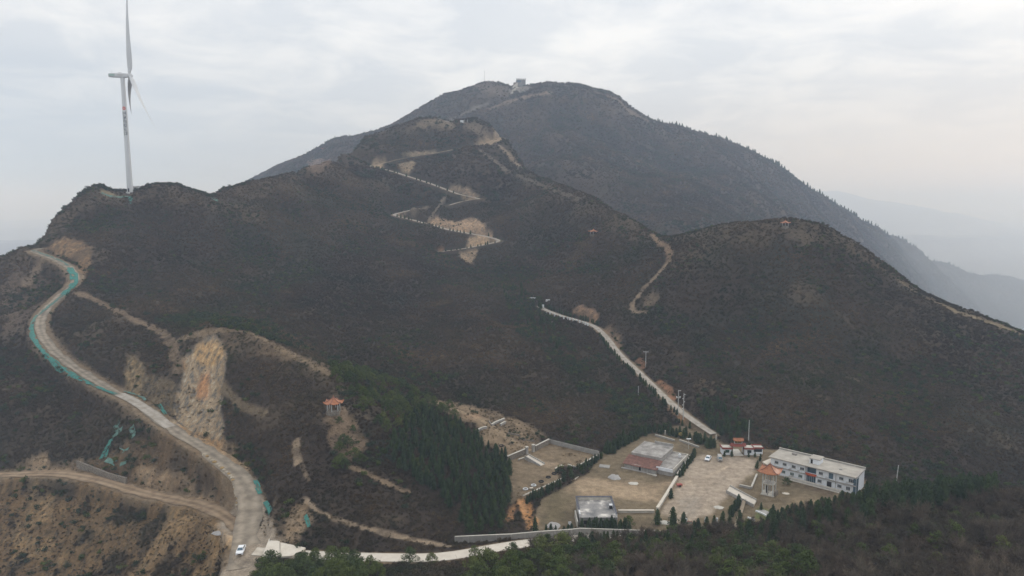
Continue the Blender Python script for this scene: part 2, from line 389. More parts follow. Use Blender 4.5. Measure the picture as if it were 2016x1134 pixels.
def near_poly(Q, reach):
    """distance of every grid vertex to a polyline Q (n,2|3), the height and the run along it at the nearest spot"""
    D = np.full(GX.shape, 1e6, np.float32); Z = np.zeros(GX.shape, np.float32); L = np.zeros(GX.shape, np.float32); Sd = np.zeros(GX.shape, np.float32)
    run = 0.0
    for a, b in zip(Q[:-1], Q[1:]):
        y0, y1 = min(a[1], b[1]) - reach, max(a[1], b[1]) + reach
        seg = math.hypot(b[0] - a[0], b[1] - a[1])
        if y1 < 62 or seg < 1e-6:
            run += seg; continue
        i0, i1 = np.searchsorted(tg, math.log(max(y0, 62))), np.searchsorted(tg, math.log(max(y1, 63))) + 1
        x0, x1 = min(a[0], b[0]) - reach, max(a[0], b[0]) + reach
        sl, sh = min(x0 / y0, x0 / y1), max(x1 / y0, x1 / y1)
        j0, j1 = np.searchsorted(sg, sl), np.searchsorted(sg, sh) + 1
        if j0 >= NS or j1 <= 0: run += seg; continue
        w = (slice(i0, i1), slice(j0, j1))
        dx, dy = b[0] - a[0], b[1] - a[1]
        px, py = GX[w] - a[0], GY[w] - a[1]
        k = np.clip((px * dx + py * dy) / (seg * seg), 0, 1)
        d = np.hypot(px - k * dx, py - k * dy)
        m = d < D[w]
        D[w] = np.where(m, d, D[w]); L[w] = np.where(m, run + k * seg, L[w]); Sd[w] = np.where(m, dx * py - dy * px, Sd[w])
        if Q.shape[1] > 2: Z[w] = np.where(m, a[2] + k * (b[2] - a[2]), Z[w])
        run += seg
    return D, Z, L, Sd
def inside(poly, X, Y):
    r = np.zeros(X.shape, bool)
    n = len(poly)
    for i in range(n):
        (x0, y0), (x1, y1) = poly[i][:2], poly[(i + 1) % n][:2]
        if y0 == y1: continue
        c = ((y0 > Y) != (y1 > Y)) & (X < (x1 - x0) * (Y - y0) / (y1 - y0) + x0)
        r ^= c
    return r

YARD_PX = [(1046,1047),(1062,985),(1140,944),(1160,930),(1186,890),(1290,846),(1340,836),(1402,860),(1425,874),(1508,884),(1545,887),(1690,924),(1688,990),(1650,1002),(1560,1012),(1450,1042),(1330,1044),(1250,1048),(1140,1041)]
TERR_PX = [(998,908),(1038,890),(1082,870),(1180,894),(1137,922),(1118,917),(1106,914),(1091,921),(1107,945),(1034,980),(1003,992)]
yard = [flat(u, v, 0) for u, v in YARD_PX]
terr = [flat(u, v, 1.5) for u, v in TERR_PX]
RD = {k: near_poly(Q, 45) for k, (Q, wd) in ROADW.items()}
Dy = near_poly(np.array([tuple(p)[:2] for p in yard + yard[:1]]), 40)[0]; iy_ = inside(yard, GX, GY)
Dt = near_poly(np.array([tuple(p)[:2] for p in terr + terr[:1]]), 20)[0]; it_ = inside(terr, GX, GY)
clear = np.ones(GX.shape, np.float32)
for k, (Q, wd) in ROADW.items(): clear = np.minimum(clear, sstep(wd / 2 + 1, wd / 2 + 16, RD[k][0]))
clear = np.minimum(clear, np.where(iy_, 0, sstep(0, 18, Dy)))
clear = np.minimum(clear, np.where(it_, 0, sstep(0, 12, Dt)))
far = sstep(950, 1500, GY)
ridged = 1 - np.abs(2 * fbm(GX + 25 * fbm(GX, GY, 90, 2, 5), GY * 0.6, 70, 3, 9) - 1)
relief = (fbm(GX, GY, 150, 4, 1) - 0.5) * 14 * far + (fbm(GX, GY, 42, 4, 2) - 0.5) * (3.0 + 5 * far) + (ridged - 0.62) * (7.0 + 11 * far) + (fbm(GX, GY, 9, 3, 3) - 0.5) * 1.0
crest = 1 - 0.8 * np.exp(-((W.max(0)[None] - W) / 0.014) ** 2) * (GY > 900)
farfade = crest * (1 - sstep(5200, 6500, GY))
relief += (0.62 - np.abs(2 * fbm(GX + 60 * fbm(GX, GY, 200, 2, 8), GY * 0.7, 300, 3, 88) - 1) - 0.3) * 55 * sstep(950, 1250, GY)
GZ = GZ + relief * clear * farfade + (fbm(GX, GY, 900, 4, 21) - 0.5) * 160 * sstep(5500, 8000, GY) * (GY > 5500)
clearZ = GZ.copy()
for k, (Q, wd) in ROADW.items():
    D, Zr, L, Sd = RD[k]
    cell = GY * 0.0036
    if k == 'gravel_road': wd = wd * (1 + 0.6 * (1 - sstep(30, 95, L)))
    m = 1 - sstep(wd / 2 + 0.8 + cell, wd / 2 + 2.5 + 2.2 * cell, D)
    GZ = GZ * (1 - m) + Zr * m
mt = np.where(it_, 1, 1 - sstep(0, 5, Dt)); GZ = GZ * (1 - mt) + 1.5 * mt
my = np.where(iy_, 1, 1 - sstep(0, 2.5, Dy)); GZ = GZ * (1 - my)
W = (GZ - CAM_Z) / GY
CM = np.maximum.accumulate(W, 0)
def hit(u, v):
    s, w = ray(u, v)
    f = float(np.clip((s - S0) / (S1 - S0) * (NS - 1), 0, NS - 1.001)); j = int(f); f -= j
    col = W[:, j] * (1 - f) + W[:, j + 1] * f
    cm = np.maximum.accumulate(col)
    i = int(np.argmax(cm >= w))
    if cm[i] < w: i = int(np.argmax(col[:NT - 60]))
    if i == 0: return Vector((float(s * math.exp(tg[0])), math.exp(tg[0]), 0.0))
    a, b = cm[i - 1], col[i]
    k = float(np.clip((w - a) / (b - a + 1e-9), 0, 1))
    Y = math.exp(tg[i - 1] + k * (tg[i] - tg[i - 1]))
    return Vector((float(s * Y), Y, float(CAM_Z + w * Y)))
def ground_many(x, y):
    x, y = np.asarray(x, float), np.asarray(y, float)
    t = np.interp(np.log(y), tg, np.arange(NT)); f = np.clip((x / y - S0) / (S1 - S0) * (NS - 1), 0, NS - 1.001)
    i = np.minimum(t.astype(int), NT - 2); j = f.astype(int); a = t - i; b = f - j
    return (GZ[i, j] * (1 - b) + GZ[i, j + 1] * b) * (1 - a) + (GZ[i + 1, j] * (1 - b) + GZ[i + 1, j + 1] * b) * a
def ground(x, y): return float(ground_many(x, y))
def on(u, v):
    p = hit(u, v); return Vector((p.x, p.y, ground(p.x, p.y)))

# ---- colours: linear albedo per vertex, worn into the ground itself
nA, nB, nC = fbm(GX, GY, 60, 4, 31), fbm(GX, GY, 14, 4, 32), fbm(GX, GY, 3.2, 3, 33)
def mixc(c, col, m):
    return c * (1 - m[..., None]) + np.array(col, np.float32) * m[..., None]
CC = np.empty(GX.shape + (3,), np.float32); CC[:] = (0.046, 0.034, 0.025)
CC = mixc(CC, (0.062, 0.047, 0.033), sstep(0.45, 0.7, nA) * 0.8)
CC = mixc(CC, (0.036, 0.037, 0.026), sstep(0.5, 0.75, fbm(GX, GY, 35, 3, 36)) * 0.7)
CC = mixc(CC, (0.085, 0.064, 0.043), sstep(0.56, 0.78, nB) * 0.55)
def blur(A, n, it=3):
    for _ in range(it):
        for ax in (0, 1):
            c = np.cumsum(np.pad(A, [(n + 1, n) if k == ax else (0, 0) for k in (0, 1)], mode='edge'), axis=ax, dtype=np.float64)
            hi = [slice(None)] * 2; lo = [slice(None)] * 2; hi[ax] = slice(2 * n + 1, None); lo[ax] = slice(0, -2 * n - 1)
            A = ((c[tuple(hi)] - c[tuple(lo)]) / (2 * n + 1))
    return A
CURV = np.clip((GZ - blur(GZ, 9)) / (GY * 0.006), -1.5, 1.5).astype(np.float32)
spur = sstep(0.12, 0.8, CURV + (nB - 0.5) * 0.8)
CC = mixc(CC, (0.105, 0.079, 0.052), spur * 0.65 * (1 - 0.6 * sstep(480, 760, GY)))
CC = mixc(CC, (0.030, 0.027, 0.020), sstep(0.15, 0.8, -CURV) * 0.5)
BARE = np.zeros(GX.shape, np.float32)          # 1 where nothing grows
ROCK = np.zeros(GX.shape, np.float32)
TAN, SOIL, ORANGE, GREY, DRY, PALE = (0.30, 0.225, 0.15), (0.21, 0.155, 0.10), (0.36, 0.19, 0.09), (0.27, 0.245, 0.21), (0.17, 0.128, 0.08), (0.40, 0.345, 0.27)
def px_line(P, step=9):
    o = []
    for a, b in zip(P[:-1], P[1:]):
        n = max(1, int(math.hypot(a[0] - b[0], a[1] - b[1]) / step))
        for i in range(n): o.append((a[0] + (b[0] - a[0]) * i / n, a[1] + (b[1] - a[1]) * i / n))
    o.append(P[-1]); return o
def jitter(amp, seed):
    return (fbm(GX, GY, 7, 3, seed) - 0.5) * amp, (fbm(GX, GY, 7, 3, seed + 50) - 0.5) * amp
def paint(m, col, bare, rock):
    rows = np.flatnonzero(m.any(1))
    if not len(rows): return
    w = slice(rows[0], rows[-1] + 1)
    CC[w] = mixc(CC[w], col, m[w])
    np.maximum(BARE[w], m[w] * bare, out=BARE[w]); np.maximum(ROCK[w], m[w] * rock, out=ROCK[w])
def patch(P, col, k=1.0, soft=3.0, rag=8.0, bare=1.0, rock=0.0, holes=0.35, seed=41):
    rag = rag * 1.5 if not 86 <= seed <= 93 else rag
    Q = [hit(*q) for q in px_line(list(P) + [P[0]])][:-1]
    A = np.array([tuple(q)[:2] for q in Q])
    y0, y1 = A[:, 1].min() - 25, A[:, 1].max() + 25
    i0, i1 = np.searchsorted(tg, math.log(max(y0, 63))), np.searchsorted(tg, math.log(y1))
    w = slice(i0, i1)
    jx, jy = (fbm(GX[w], GY[w], 7, 3, seed) - 0.5) * rag, (fbm(GX[w], GY[w], 7, 3, seed + 50) - 0.5) * rag
    ins = inside(A, GX[w] + jx, GY[w] + jy).astype(np.float32)
    for _ in range(max(0, int(soft))):
        ins[1:-1, 1:-1] = (ins[1:-1, 1:-1] * 2 + ins[:-2, 1:-1] + ins[2:, 1:-1] + ins[1:-1, :-2] + ins[1:-1, 2:]) / 6
    h = 1 - holes * sstep(0.5, 0.66, fbm(GX[w], GY[w], 9, 4, seed + 7))
    m = np.zeros(GX.shape, np.float32); m[w] = ins * h * k
    paint(m, col, bare, rock)
def stroke(P, width, col, k=1.0, bare=1.0, rock=0.0, rag=1.1, seed=61, holes=0.45):
    width *= 0.8
    Q = np.array([tuple(hit(*q)) for q in px_line(P)])
    D = near_poly(Q, width * 2 + 6)[0]
    rows = np.flatnonzero((D < 1e5).any(1)); w = slice(rows[0], rows[-1] + 1)
    m = np.zeros(GX.shape, np.float32); x, y = GX[w], GY[w]
    r = width / 2 * (1 - rag / 2 + rag * fbm(x, y, max(4, width), 3, seed) * 1.2)
    m[w] = (1 - sstep(r * 0.6, r * 1.15 + y * 0.0006, D[w])) * k * (1 - holes * sstep(0.5, 0.7, fbm(x, y, 5, 3, seed + 3)))
    paint(m, col, bare, rock)
# road verges
for k, (Q, wd) in ROADW.items():
    D, Zr, L, Sd = RD[k]
    ed = {'gravel_road': 3.0, 'dirt_track': 2.5, 'valley_road': 1.6, 'hairpin_road': 2.2, 'upper_road': 2.2, 'summit_road': 2.6, 'entrance_road': 1.0}[k]
    m = (1 - sstep(wd / 2 + ed * 0.4, wd / 2 + ed * (0.5 + 1.4 * nB), D))
    paint(m.astype(np.float32), SOIL, 1.0, 0)
    np.maximum(BARE, (D < wd / 2 + 0.9), out=BARE)
# bottom left spoil slopes
patch([(-40,948),(200,960),(300,985),(420,1012),(450,1040),(440,1134),(420,1200),(-40,1200)], (0.165,0.118,0.070), 0.75, 4, 14, 0.45, 0.7, 0.8, 43)
for P in ([(60,960),(110,955),(130,1000),(85,1040),(55,1030)], [(330,1010),(400,1005),(350,1070),(280,1134),(240,1134)], [(10,1030),(30,1035),(60,1080),(130,1090),(100,1110),(30,1080),(0,1050)], [(420,1040),(440,1060),(430,1134),(380,1134),(400,1080)]):
    patch(P, (0.27, 0.20, 0.12), 0.7, 4, 9, 0.75, 0.8, 0.6, 44)
patch([(210,880),(340,860),(400,905),(445,940),(450,990),(380,985),(290,965),(230,945),(180,930)], (0.14,0.10,0.062), 0.7, 4, 9, 0.5, 0.5, 0.7, 45)
patch([(262,945),(275,922),(330,920),(350,940),(400,965),(430,990),(390,988),(340,975),(280,965)], TAN, 0.8, 3, 6, 0.9, 0.4, 0.45, 46)
patch([(30,926),(70,900),(95,890),(100,915),(150,912),(200,925),(160,935),(60,930)], TAN, 0.8, 3, 5, 0.9, 0.3, 0.4, 47)
patch([(0,560),(60,500),(140,545),(130,570),(80,610),(60,650),(0,680)], (0.15,0.11,0.078), 0.55, 4, 12, 0.5, 0, 0.6, 48)
patch([(40,560),(75,515),(88,520),(60,565)], TAN, 0.5, 3, 6, 0.6, 0, 0.4, 49)
# cut bank above the upper road bend
patch([(88,480),(120,470),(160,475),(180,490),(178,515),(168,540),(150,520),(120,505),(88,492)], (0.22,0.16,0.105), 0.8, 2, 5, 0.85, 0.8, 0.35, 52)
# the big rock face
patch([(375,690),(400,668),(432,664),(442,690),(441,740),(432,800),(440,850),(440,890),(400,880),(350,850),(335,835),(345,790),(358,740),(362,705)], GREY, 0.97, 2, 3, 1.0, 1.0, 0.06, 53)
patch([(392,672),(430,668),(440,700),(425,720),(385,720),(378,700)], (0.36,0.27,0.165), 0.8, 2, 4, 1.0, 1.0, 0.2, 54)
patch([(395,735),(415,735),(405,785),(390,790),(385,775)], (0.36,0.20,0.11), 0.75, 2, 2, 1.0, 1.0, 0.15, 55)
patch([(245,700),(275,700),(280,720),(278,790),(258,785),(243,765)], (0.21,0.18,0.13), 0.85, 2, 3, 1, 1, 0.2, 56)
patch([(280,740),(300,735),(340,745),(350,760),(338,830),(300,805),(280,790)], (0.13,0.115,0.09), 0.85, 2, 3, 1, 1, 0.3, 57)
patch([(330,838),(440,850),(450,880),(470,905),(480,925),(430,905),(380,872)], TAN, 0.85, 2, 4, 1, 0.5, 0.3, 58)
patch([(440,860),(470,880),(490,915),(500,935),(470,920)], (0.25,0.19,0.12), 0.7, 2, 4, 0.9, 0.5, 0.4, 59)
stroke([(440,760),(470,795),(520,815)], 3.5, DRY, 0.8)
stroke([(584,868),(582,890),(588,910)], 3.2, TAN, 0.85)
stroke([(596,915),(606,945)], 2.0, TAN, 0.6)
# crest path over the rock and its grass
stroke([(150,575),(185,588),(230,612),(280,636),(318,652),(335,668),(345,700),(352,722)], 5.5, (0.20,0.145,0.095), 0.85, 0.9)
stroke([(352,668),(395,656),(430,649),(480,652),(520,667),(560,690),(600,709),(645,732)], 4.5, (0.225,0.165,0.105), 0.9, 0.9)
patch([(430,650),(490,654),(540,680),(580,705),(560,712),(500,690),(440,675)], (0.17,0.12,0.075), 0.6, 3, 7, 0.6, 0, 0.5, 62)
# pavilion spur
patch([(636,806),(682,808),(700,850),(720,880),(705,915),(670,900),(650,850)], (0.22,0.155,0.10), 0.8, 3, 8, 0.75, 0, 0.6, 63)
stroke([(690,918),(740,940),(800,968)], 2.6, (0.27,0.195,0.125), 0.8)
stroke([(600,982),(625,1005),(660,1022),(720,1040),(770,1052),(830,1065),(890,1076)], 2.3, (0.31,0.235,0.16), 0.95)
stroke([(585,1000),(590,1030),(570,1060)], 7, (0.24,0.175,0.11), 0.6, 0.7, 0.4)
patch([(560,1020),(600,1010),(625,1030),(600,1062),(565,1062)], TAN, 0.55, 3, 6, 0.7, 0.3, 0.6, 64)
# junction
patch([(430,1020),(462,1000),(470,960),(500,955),(520,990),(545,1050),(575,1075),(535,1075),(520,1105),(495,1140),(430,1140),(455,1085),(425,1055)], (0.33,0.27,0.205), 0.97, 3, 3, 1, 0, 0.12, 65)
patch([(440,1058),(470,1055),(470,1075),(445,1078)], (0.40,0.29,0.175), 0.7, 3, 3, 1, 0, 0.3, 66)
# zigzag cuts on the hill
patch([(843,436),(858,426),(880,432),(905,436),(925,428),(945,434),(962,452),(972,468),(930,460),(890,453),(856,444)], (0.34,0.265,0.20), 0.9, 1, 4, 1, 0.8, 0.35, 67)
patch([(918,470),(945,462),(966,468),(962,480),(930,486),(916,488),(922,478)], (0.36,0.28,0.20), 0.9, 1, 3, 1, 0.6, 0.2, 68)
patch([(905,497),(940,490),(936,505),(930,520),(915,516),(906,508)], (0.31,0.245,0.18), 0.8, 1, 4, 1, 0.7, 0.35, 69)
patch([(862,492),(872,480),(880,492)], (0.32,0.20,0.13), 0.7, 1, 3, 1, 0.5, 0.2, 70)
patch([(880,372),(900,362),(935,378),(944,390),(910,382)], (0.30,0.235,0.175), 0.85, 1, 3, 1, 0.5, 0.3, 71)
stroke([(840,440),(862,408),(878,385)], 3.0, (0.23,0.185,0.14), 0.7)
stroke([(845,408),(815,413),(795,418)], 5, (0.21,0.17,0.125), 0.6, 0.7)
patch([(783,322),(812,316),(818,322),(806,342),(790,338)], (0.30,0.24,0.17), 0.85, 1, 3, 1, 0.5, 0.3, 72)
patch([(725,328),(740,312),(760,318),(745,333)], (0.33,0.26,0.18), 0.85, 1, 3, 1, 0.4, 0.3, 73)
patch([(790,308),(800,300),(856,296),(866,300),(830,306)], (0.33,0.27,0.19), 0.85, 1, 3, 1, 0.5, 0.25, 74)
patch([(935,282),(960,272),(985,264),(995,272),(975,282),(940,288)], (0.31,0.25,0.18), 0.85, 1, 3, 1, 0.5, 0.3, 75)
stroke([(985,288),(1005,308),(1025,330)], 7, (0.27,0.22,0.165), 0.8, 0.9, 0.4)
stroke([(945,296),(975,318),(1000,338)], 8, (0.22,0.18,0.135), 0.6, 0.8)
stroke([(1020,345),(1080,370),(1140,392)], 6, (0.15,0.125,0.095), 0.6, 0.5)
patch([(800,258),(830,238),(860,234),(895,240),(892,252),(850,250)], (0.20,0.155,0.105), 0.8, 2, 8, 0.7, 0, 0.4, 76)
patch([(905,243),(935,240),(970,262),(960,270),(920,256)], (0.20,0.16,0.115), 0.7, 2, 8, 0.7, 0, 0.4, 77)
patch([(610,312),(650,312),(655,322),(620,345),(605,330)], (0.24,0.165,0.12), 0.6, 2, 10, 0.8, 0, 0.3, 78)
# summit
patch([(925,172),(960,162),(1000,172),(1010,190),(970,188)], (0.13,0.10,0.075), 0.8, 3, 20, 0.8, 0, 0.4, 79)
stroke([(960,215),(1000,200),(1040,190),(1085,182)], 13, (0.24,0.18,0.13), 0.75, 0.9)
stroke([(1170,182),(1215,196),(1240,220),(1275,238)], 20, (0.15,0.115,0.08), 0.8, 0.9)
patch([(1000,180),(1018,162),(1034,162),(1048,172),(1030,182)], (0.20,0.19,0.17), 0.8, 1, 6, 1, 0.3, 0.2, 80)
stroke([(1008,184),(1018,172),(1022,164)], 6, (0.42,0.40,0.36), 0.9)
stroke([(880,238),(930,215),(960,205)], 9, (0.20,0.18,0.15), 0.7, 0.8)
# trails on the right hill
stroke([(1285,462),(1295,475),(1312,485),(1320,500),(1316,515)], 4.5, (0.22,0.15,0.095), 0.85)
stroke([(1316,515),(1290,545),(1265,570),(1245,598),(1243,606),(1252,614),(1270,615)], 3.6, (0.25,0.185,0.125), 0.9)
patch([(1262,590),(1285,575),(1300,580),(1290,600),(1268,610)], (0.19,0.14,0.095), 0.7, 2, 6, 0.8, 0, 0.4, 81)
stroke([(1770,552),(1800,575),(1850,598),(1890,612)], 4.0, (0.19,0.145,0.09), 0.75)
stroke([(1870,610),(1920,625),(1960,638),(2016,660)], 7.5, (0.24,0.185,0.11), 0.8)
patch([(1530,448),(1545,440),(1600,470),(1590,490),(1550,470)], (0.13,0.10,0.07), 0.6, 3, 8, 0.5, 0, 0.5, 82)
# cuts by the valley road
stroke([(1140,608),(1158,615),(1168,630)], 8, (0.27,0.18,0.12), 0.8, 0.9, 0.4)
stroke([(1192,648),(1205,660),(1214,680)], 7, (0.22,0.16,0.11), 0.8, 0.9, 0.4)
stroke([(1258,708),(1268,722)], 4, (0.30,0.15,0.085), 0.8)
stroke([(1300,752),(1316,765),(1325,785)], 4, (0.30,0.155,0.085), 0.8)
stroke([(1318,806),(1345,822)], 4, (0.34,0.20,0.11), 0.85)
patch([(1655,745),(1690,730),(1720,735),(1690,750)], (0.17,0.13,0.09), 0.6, 2, 6, 0.5, 0, 0.5, 83)
# terraces left of the yard
patch([(838,785),(905,792),(960,806),(1010,820),(1060,845),(1088,864),(1040,889),(1000,908),(965,875),(930,840),(880,815)], (0.225,0.165,0.105), 0.93, 3, 5, 0.9, 0, 0.4, 84)
stroke([(850,790),(930,818),(965,835),(1000,862),(1040,884)], 3.0, (0.33,0.25,0.165), 0.8)
patch([(905,812),(935,812),(960,826),(930,830)], (0.30,0.20,0.125), 0.6, 2, 4, 1, 0, 0.3, 85)
patch(TERR_PX, (0.205,0.155,0.10), 0.95, 2, 1, 1, 0, 0.45, 86)
patch([(1040,890),(1082,872),(1178,896),(1136,920),(1090,915),(1060,905)], (0.195,0.145,0.092), 0.8, 2, 2, 1, 0, 0.3, 87)
patch([(1055,895),(1075,910),(1100,912),(1090,925),(1060,915)], (0.29,0.22,0.15), 0.75, 2, 2, 1, 0, 0.2, 88)
# compound yards
patch(YARD_PX, (0.19,0.148,0.094), 0.97, 1, 1, 1, 0, 0.25, 89)
patch([(1105,960),(1150,940),(1250,945),(1330,950),(1310,985),(1220,985),(1140,975)], (0.33,0.245,0.16), 0.9, 8, 12, 1, 0, 0.5, 90)
patch([(1060,1035),(1085,985),(1110,960),(1120,985),(1110,1030)], (0.13,0.105,0.06), 0.7, 8, 10, 1, 0, 0.5, 90)
patch([(1140,950),(1180,945),(1260,965),(1310,975),(1240,985),(1170,970)], (0.39,0.29,0.19), 0.75, 8, 8, 1, 0, 0.4, 91)
patch([(1322,985),(1335,945),(1362,900),(1390,893),(1440,900),(1490,905),(1495,925),(1450,950),(1428,975),(1400,1005),(1365,1035),(1330,1030),(1300,1012)], (0.40,0.325,0.25), 0.95, 4, 6, 1, 0, 0.2, 91)
patch([(1340,1000),(1360,975),(1390,985),(1370,1020),(1345,1025)], (0.33,0.29,0.24), 0.5, 4, 6, 1, 0, 0.3, 92)
patch([(1540,985),(1600,978),(1670,990),(1640,1002),(1560,1008)], (0.27,0.205,0.13), 0.8, 4, 6, 1, 0, 0.35, 93)
patch([(1580,950),(1660,968),(1640,978),(1585,965)], (0.12,0.085,0.06), 0.6, 3, 4, 1, 0, 0.4, 94)
patch([(1685,955),(1710,940),(1705,985),(1685,985)], (0.26,0.19,0.12), 0.8, 3, 4, 0.9, 0, 0.3, 95)
patch([(1484,1004),(1500,998),(1540,1015),(1530,1026),(1490,1020)], (0.11,0.15,0.045), 0.8, 2, 2, 1, 0, 0.2, 96)
# tyre tracks across the car park and the dirt yard
for P, c_ in (([(1455,902),(1425,930),(1385,975),(1352,1018)], (0.30, 0.245, 0.19)), ([(1461,904),(1433,933),(1393,978),(1361,1020)], (0.30, 0.245, 0.19)), ([(1400,912),(1385,940),(1360,985),(1335,1005)], (0.33, 0.27, 0.205)), ([(1440,915),(1400,935),(1350,950),(1335,965)], (0.52, 0.41, 0.30)), ([(1150,945),(1200,962),(1260,970),(1305,990)], (0.42, 0.32, 0.215)), ([(1128,948),(1150,968),(1190,985)], (0.40, 0.30, 0.20))):
    stroke(P, 1.3, c_, 0.55, holes=0.6)
# raw orange gully below the terrace
patch([(1012,985),(1030,980),(1048,1000),(1054,1030),(1040,1046),(1028,1030)], (0.46,0.255,0.12), 0.9, 2, 4, 1, 0.4, 0.15, 97)
patch([(998,1000),(1012,990),(1018,1020),(1000,1030)], (0.40,0.22,0.11), 0.8, 2, 3, 1, 0.4, 0.2, 98)
# turbine pad
patch([(200,371),(222,380),(240,387),(205,389)], (0.27,0.215,0.13), 0.8, 1, 3, 1, 0, 0.2, 99)

lvl = np.ones(GX.shape, np.float32)
for k, (Q, wd) in ROADW.items(): lvl = np.minimum(lvl, sstep(wd / 2 + 1.5, wd / 2 + 5, RD[k][0]))
lvl = lvl * (~iy_) * (~it_)
flute = np.abs(2 * fbm(GX * 1.0 + 0.15 * GY, GY * 0.12, 5.5, 4, 301) - 1)
GZ = GZ - ROCK * lvl * flute * 3.4 - BARE * lvl * (1 - ROCK) * np.abs(2 * fbm(GX, GY * 0.25, 4.0, 3, 311) - 1) * 0.7
verts = np.stack([GX, GY, GZ], -1).reshape(-1, 3)
ii = np.arange(NT * NS).reshape(NT, NS)
quads = np.stack([ii[:-1, :-1], ii[:-1, 1:], ii[1:, 1:], ii[1:, :-1]], -1).reshape(-1, 4)
me = mesh_np('ground', verts, quads)
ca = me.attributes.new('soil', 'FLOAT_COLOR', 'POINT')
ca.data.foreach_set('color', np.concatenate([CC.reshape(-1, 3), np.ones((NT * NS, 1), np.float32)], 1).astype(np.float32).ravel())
ra = me.attributes.new('rock', 'FLOAT', 'POINT'); ra.data.foreach_set('value', ROCK.ravel())
me.polygons.foreach_set('use_smooth', np.ones(len(quads), bool))

m, t, b = new_mat('ground')
b.inputs['Roughness'].default_value = 0.95; b.inputs['Specular IOR Level'].default_value = 0.08
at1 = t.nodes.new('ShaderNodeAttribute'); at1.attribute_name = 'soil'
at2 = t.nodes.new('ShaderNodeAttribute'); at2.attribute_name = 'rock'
geo = t.nodes.new('ShaderNodeNewGeometry')
def noise_node(scale, vec, detail=6, rough=0.62):
    n = t.nodes.new('ShaderNodeTexNoise'); n.inputs['Scale'].default_value = scale; n.inputs['Detail'].default_value = detail; n.inputs['Roughness'].default_value = rough
    t.links.new(vec, n.inputs['Vector']); return n
na = noise_node(0.45, geo.outputs['Position'])
nb = noise_node(2.2, geo.outputs['Position'], 5)
def rng_node(src, a, b_, lo, hi):
    r = t.nodes.new('ShaderNodeMapRange'); r.inputs[1].default_value = a; r.inputs[2].default_value = b_; r.inputs[3].default_value = lo; r.inputs[4].default_value = hi
    t.links.new(src, r.inputs[0]); return r
ra1, ra2 = rng_node(na.outputs['Fac'], 0.3, 0.7, 0.70, 1.30), rng_node(nb.outputs['Fac'], 0.3, 0.7, 0.78, 1.22)
mm = t.nodes.new('ShaderNodeMath'); mm.operation = 'MULTIPLY'
t.links.new(ra1.outputs[0], mm.inputs[0]); t.links.new(ra2.outputs[0], mm.inputs[1])
sc1 = t.nodes.new('ShaderNodeVectorMath'); sc1.operation = 'SCALE'
t.links.new(at1.outputs['Color'], sc1.inputs[0]); t.links.new(mm.outputs[0], sc1.inputs['Scale'])
# rock: beds and run-off streaks
mp = t.nodes.new('ShaderNodeMapping'); mp.inputs['Scale'].default_value = (0.55, 0.3, 0.05)
mp.inputs['Rotation'].default_value = (0, R(14), 0)
t.links.new(geo.outputs['Position'], mp.inputs[0])
ns_ = noise_node(1.0, mp.outputs[0], 7, 0.65)
cr = t.nodes.new('ShaderNodeValToRGB')
for i, (p_, c_) in enumerate([(0.33, (0.30, 0.30, 0.31)), (0.43, (0.85, 0.80, 0.72)), (0.53, (1.35, 1.05, 0.72)), (0.64, (1.6, 1.5, 1.3))]):
    e = cr.color_ramp.elements[i] if i < 2 else cr.color_ramp.elements.new(p_)
    e.position, e.color = p_, (*c_, 1)
t.links.new(ns_.outputs['Fac'], cr.inputs[0])
mulr = t.nodes.new('ShaderNodeMix'); mulr.data_type = 'RGBA'; mulr.blend_type = 'MULTIPLY'
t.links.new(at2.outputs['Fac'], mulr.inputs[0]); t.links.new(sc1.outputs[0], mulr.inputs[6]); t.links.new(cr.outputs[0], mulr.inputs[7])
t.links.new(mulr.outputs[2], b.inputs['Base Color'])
hadd = t.nodes.new('ShaderNodeMath'); hadd.operation = 'ADD'
t.links.new(nb.outputs['Fac'], hadd.inputs[0])
hm = t.nodes.new('ShaderNodeMath'); hm.operation = 'MULTIPLY'
t.links.new(ns_.outputs['Fac'], hm.inputs[0]); t.links.new(at2.outputs['Fac'], hm.inputs[1]); 
hm2 = t.nodes.new('ShaderNodeMath'); hm2.operation = 'MULTIPLY'; hm2.inputs[1].default_value = 3.0
t.links.new(hm.outputs[0], hm2.inputs[0]); t.links.new(hm2.outputs[0], hadd.inputs[1])
bp = t.nodes.new('ShaderNodeBump'); bp.inputs['Strength'].default_value = 0.8; bp.inputs['Distance'].default_value = 0.5
t.links.new(hadd.outputs[0], bp.inputs['Height']); t.links.new(bp.outputs[0], b.inputs['Normal'])
go = tag(link('ground', me, m), kind='structure')

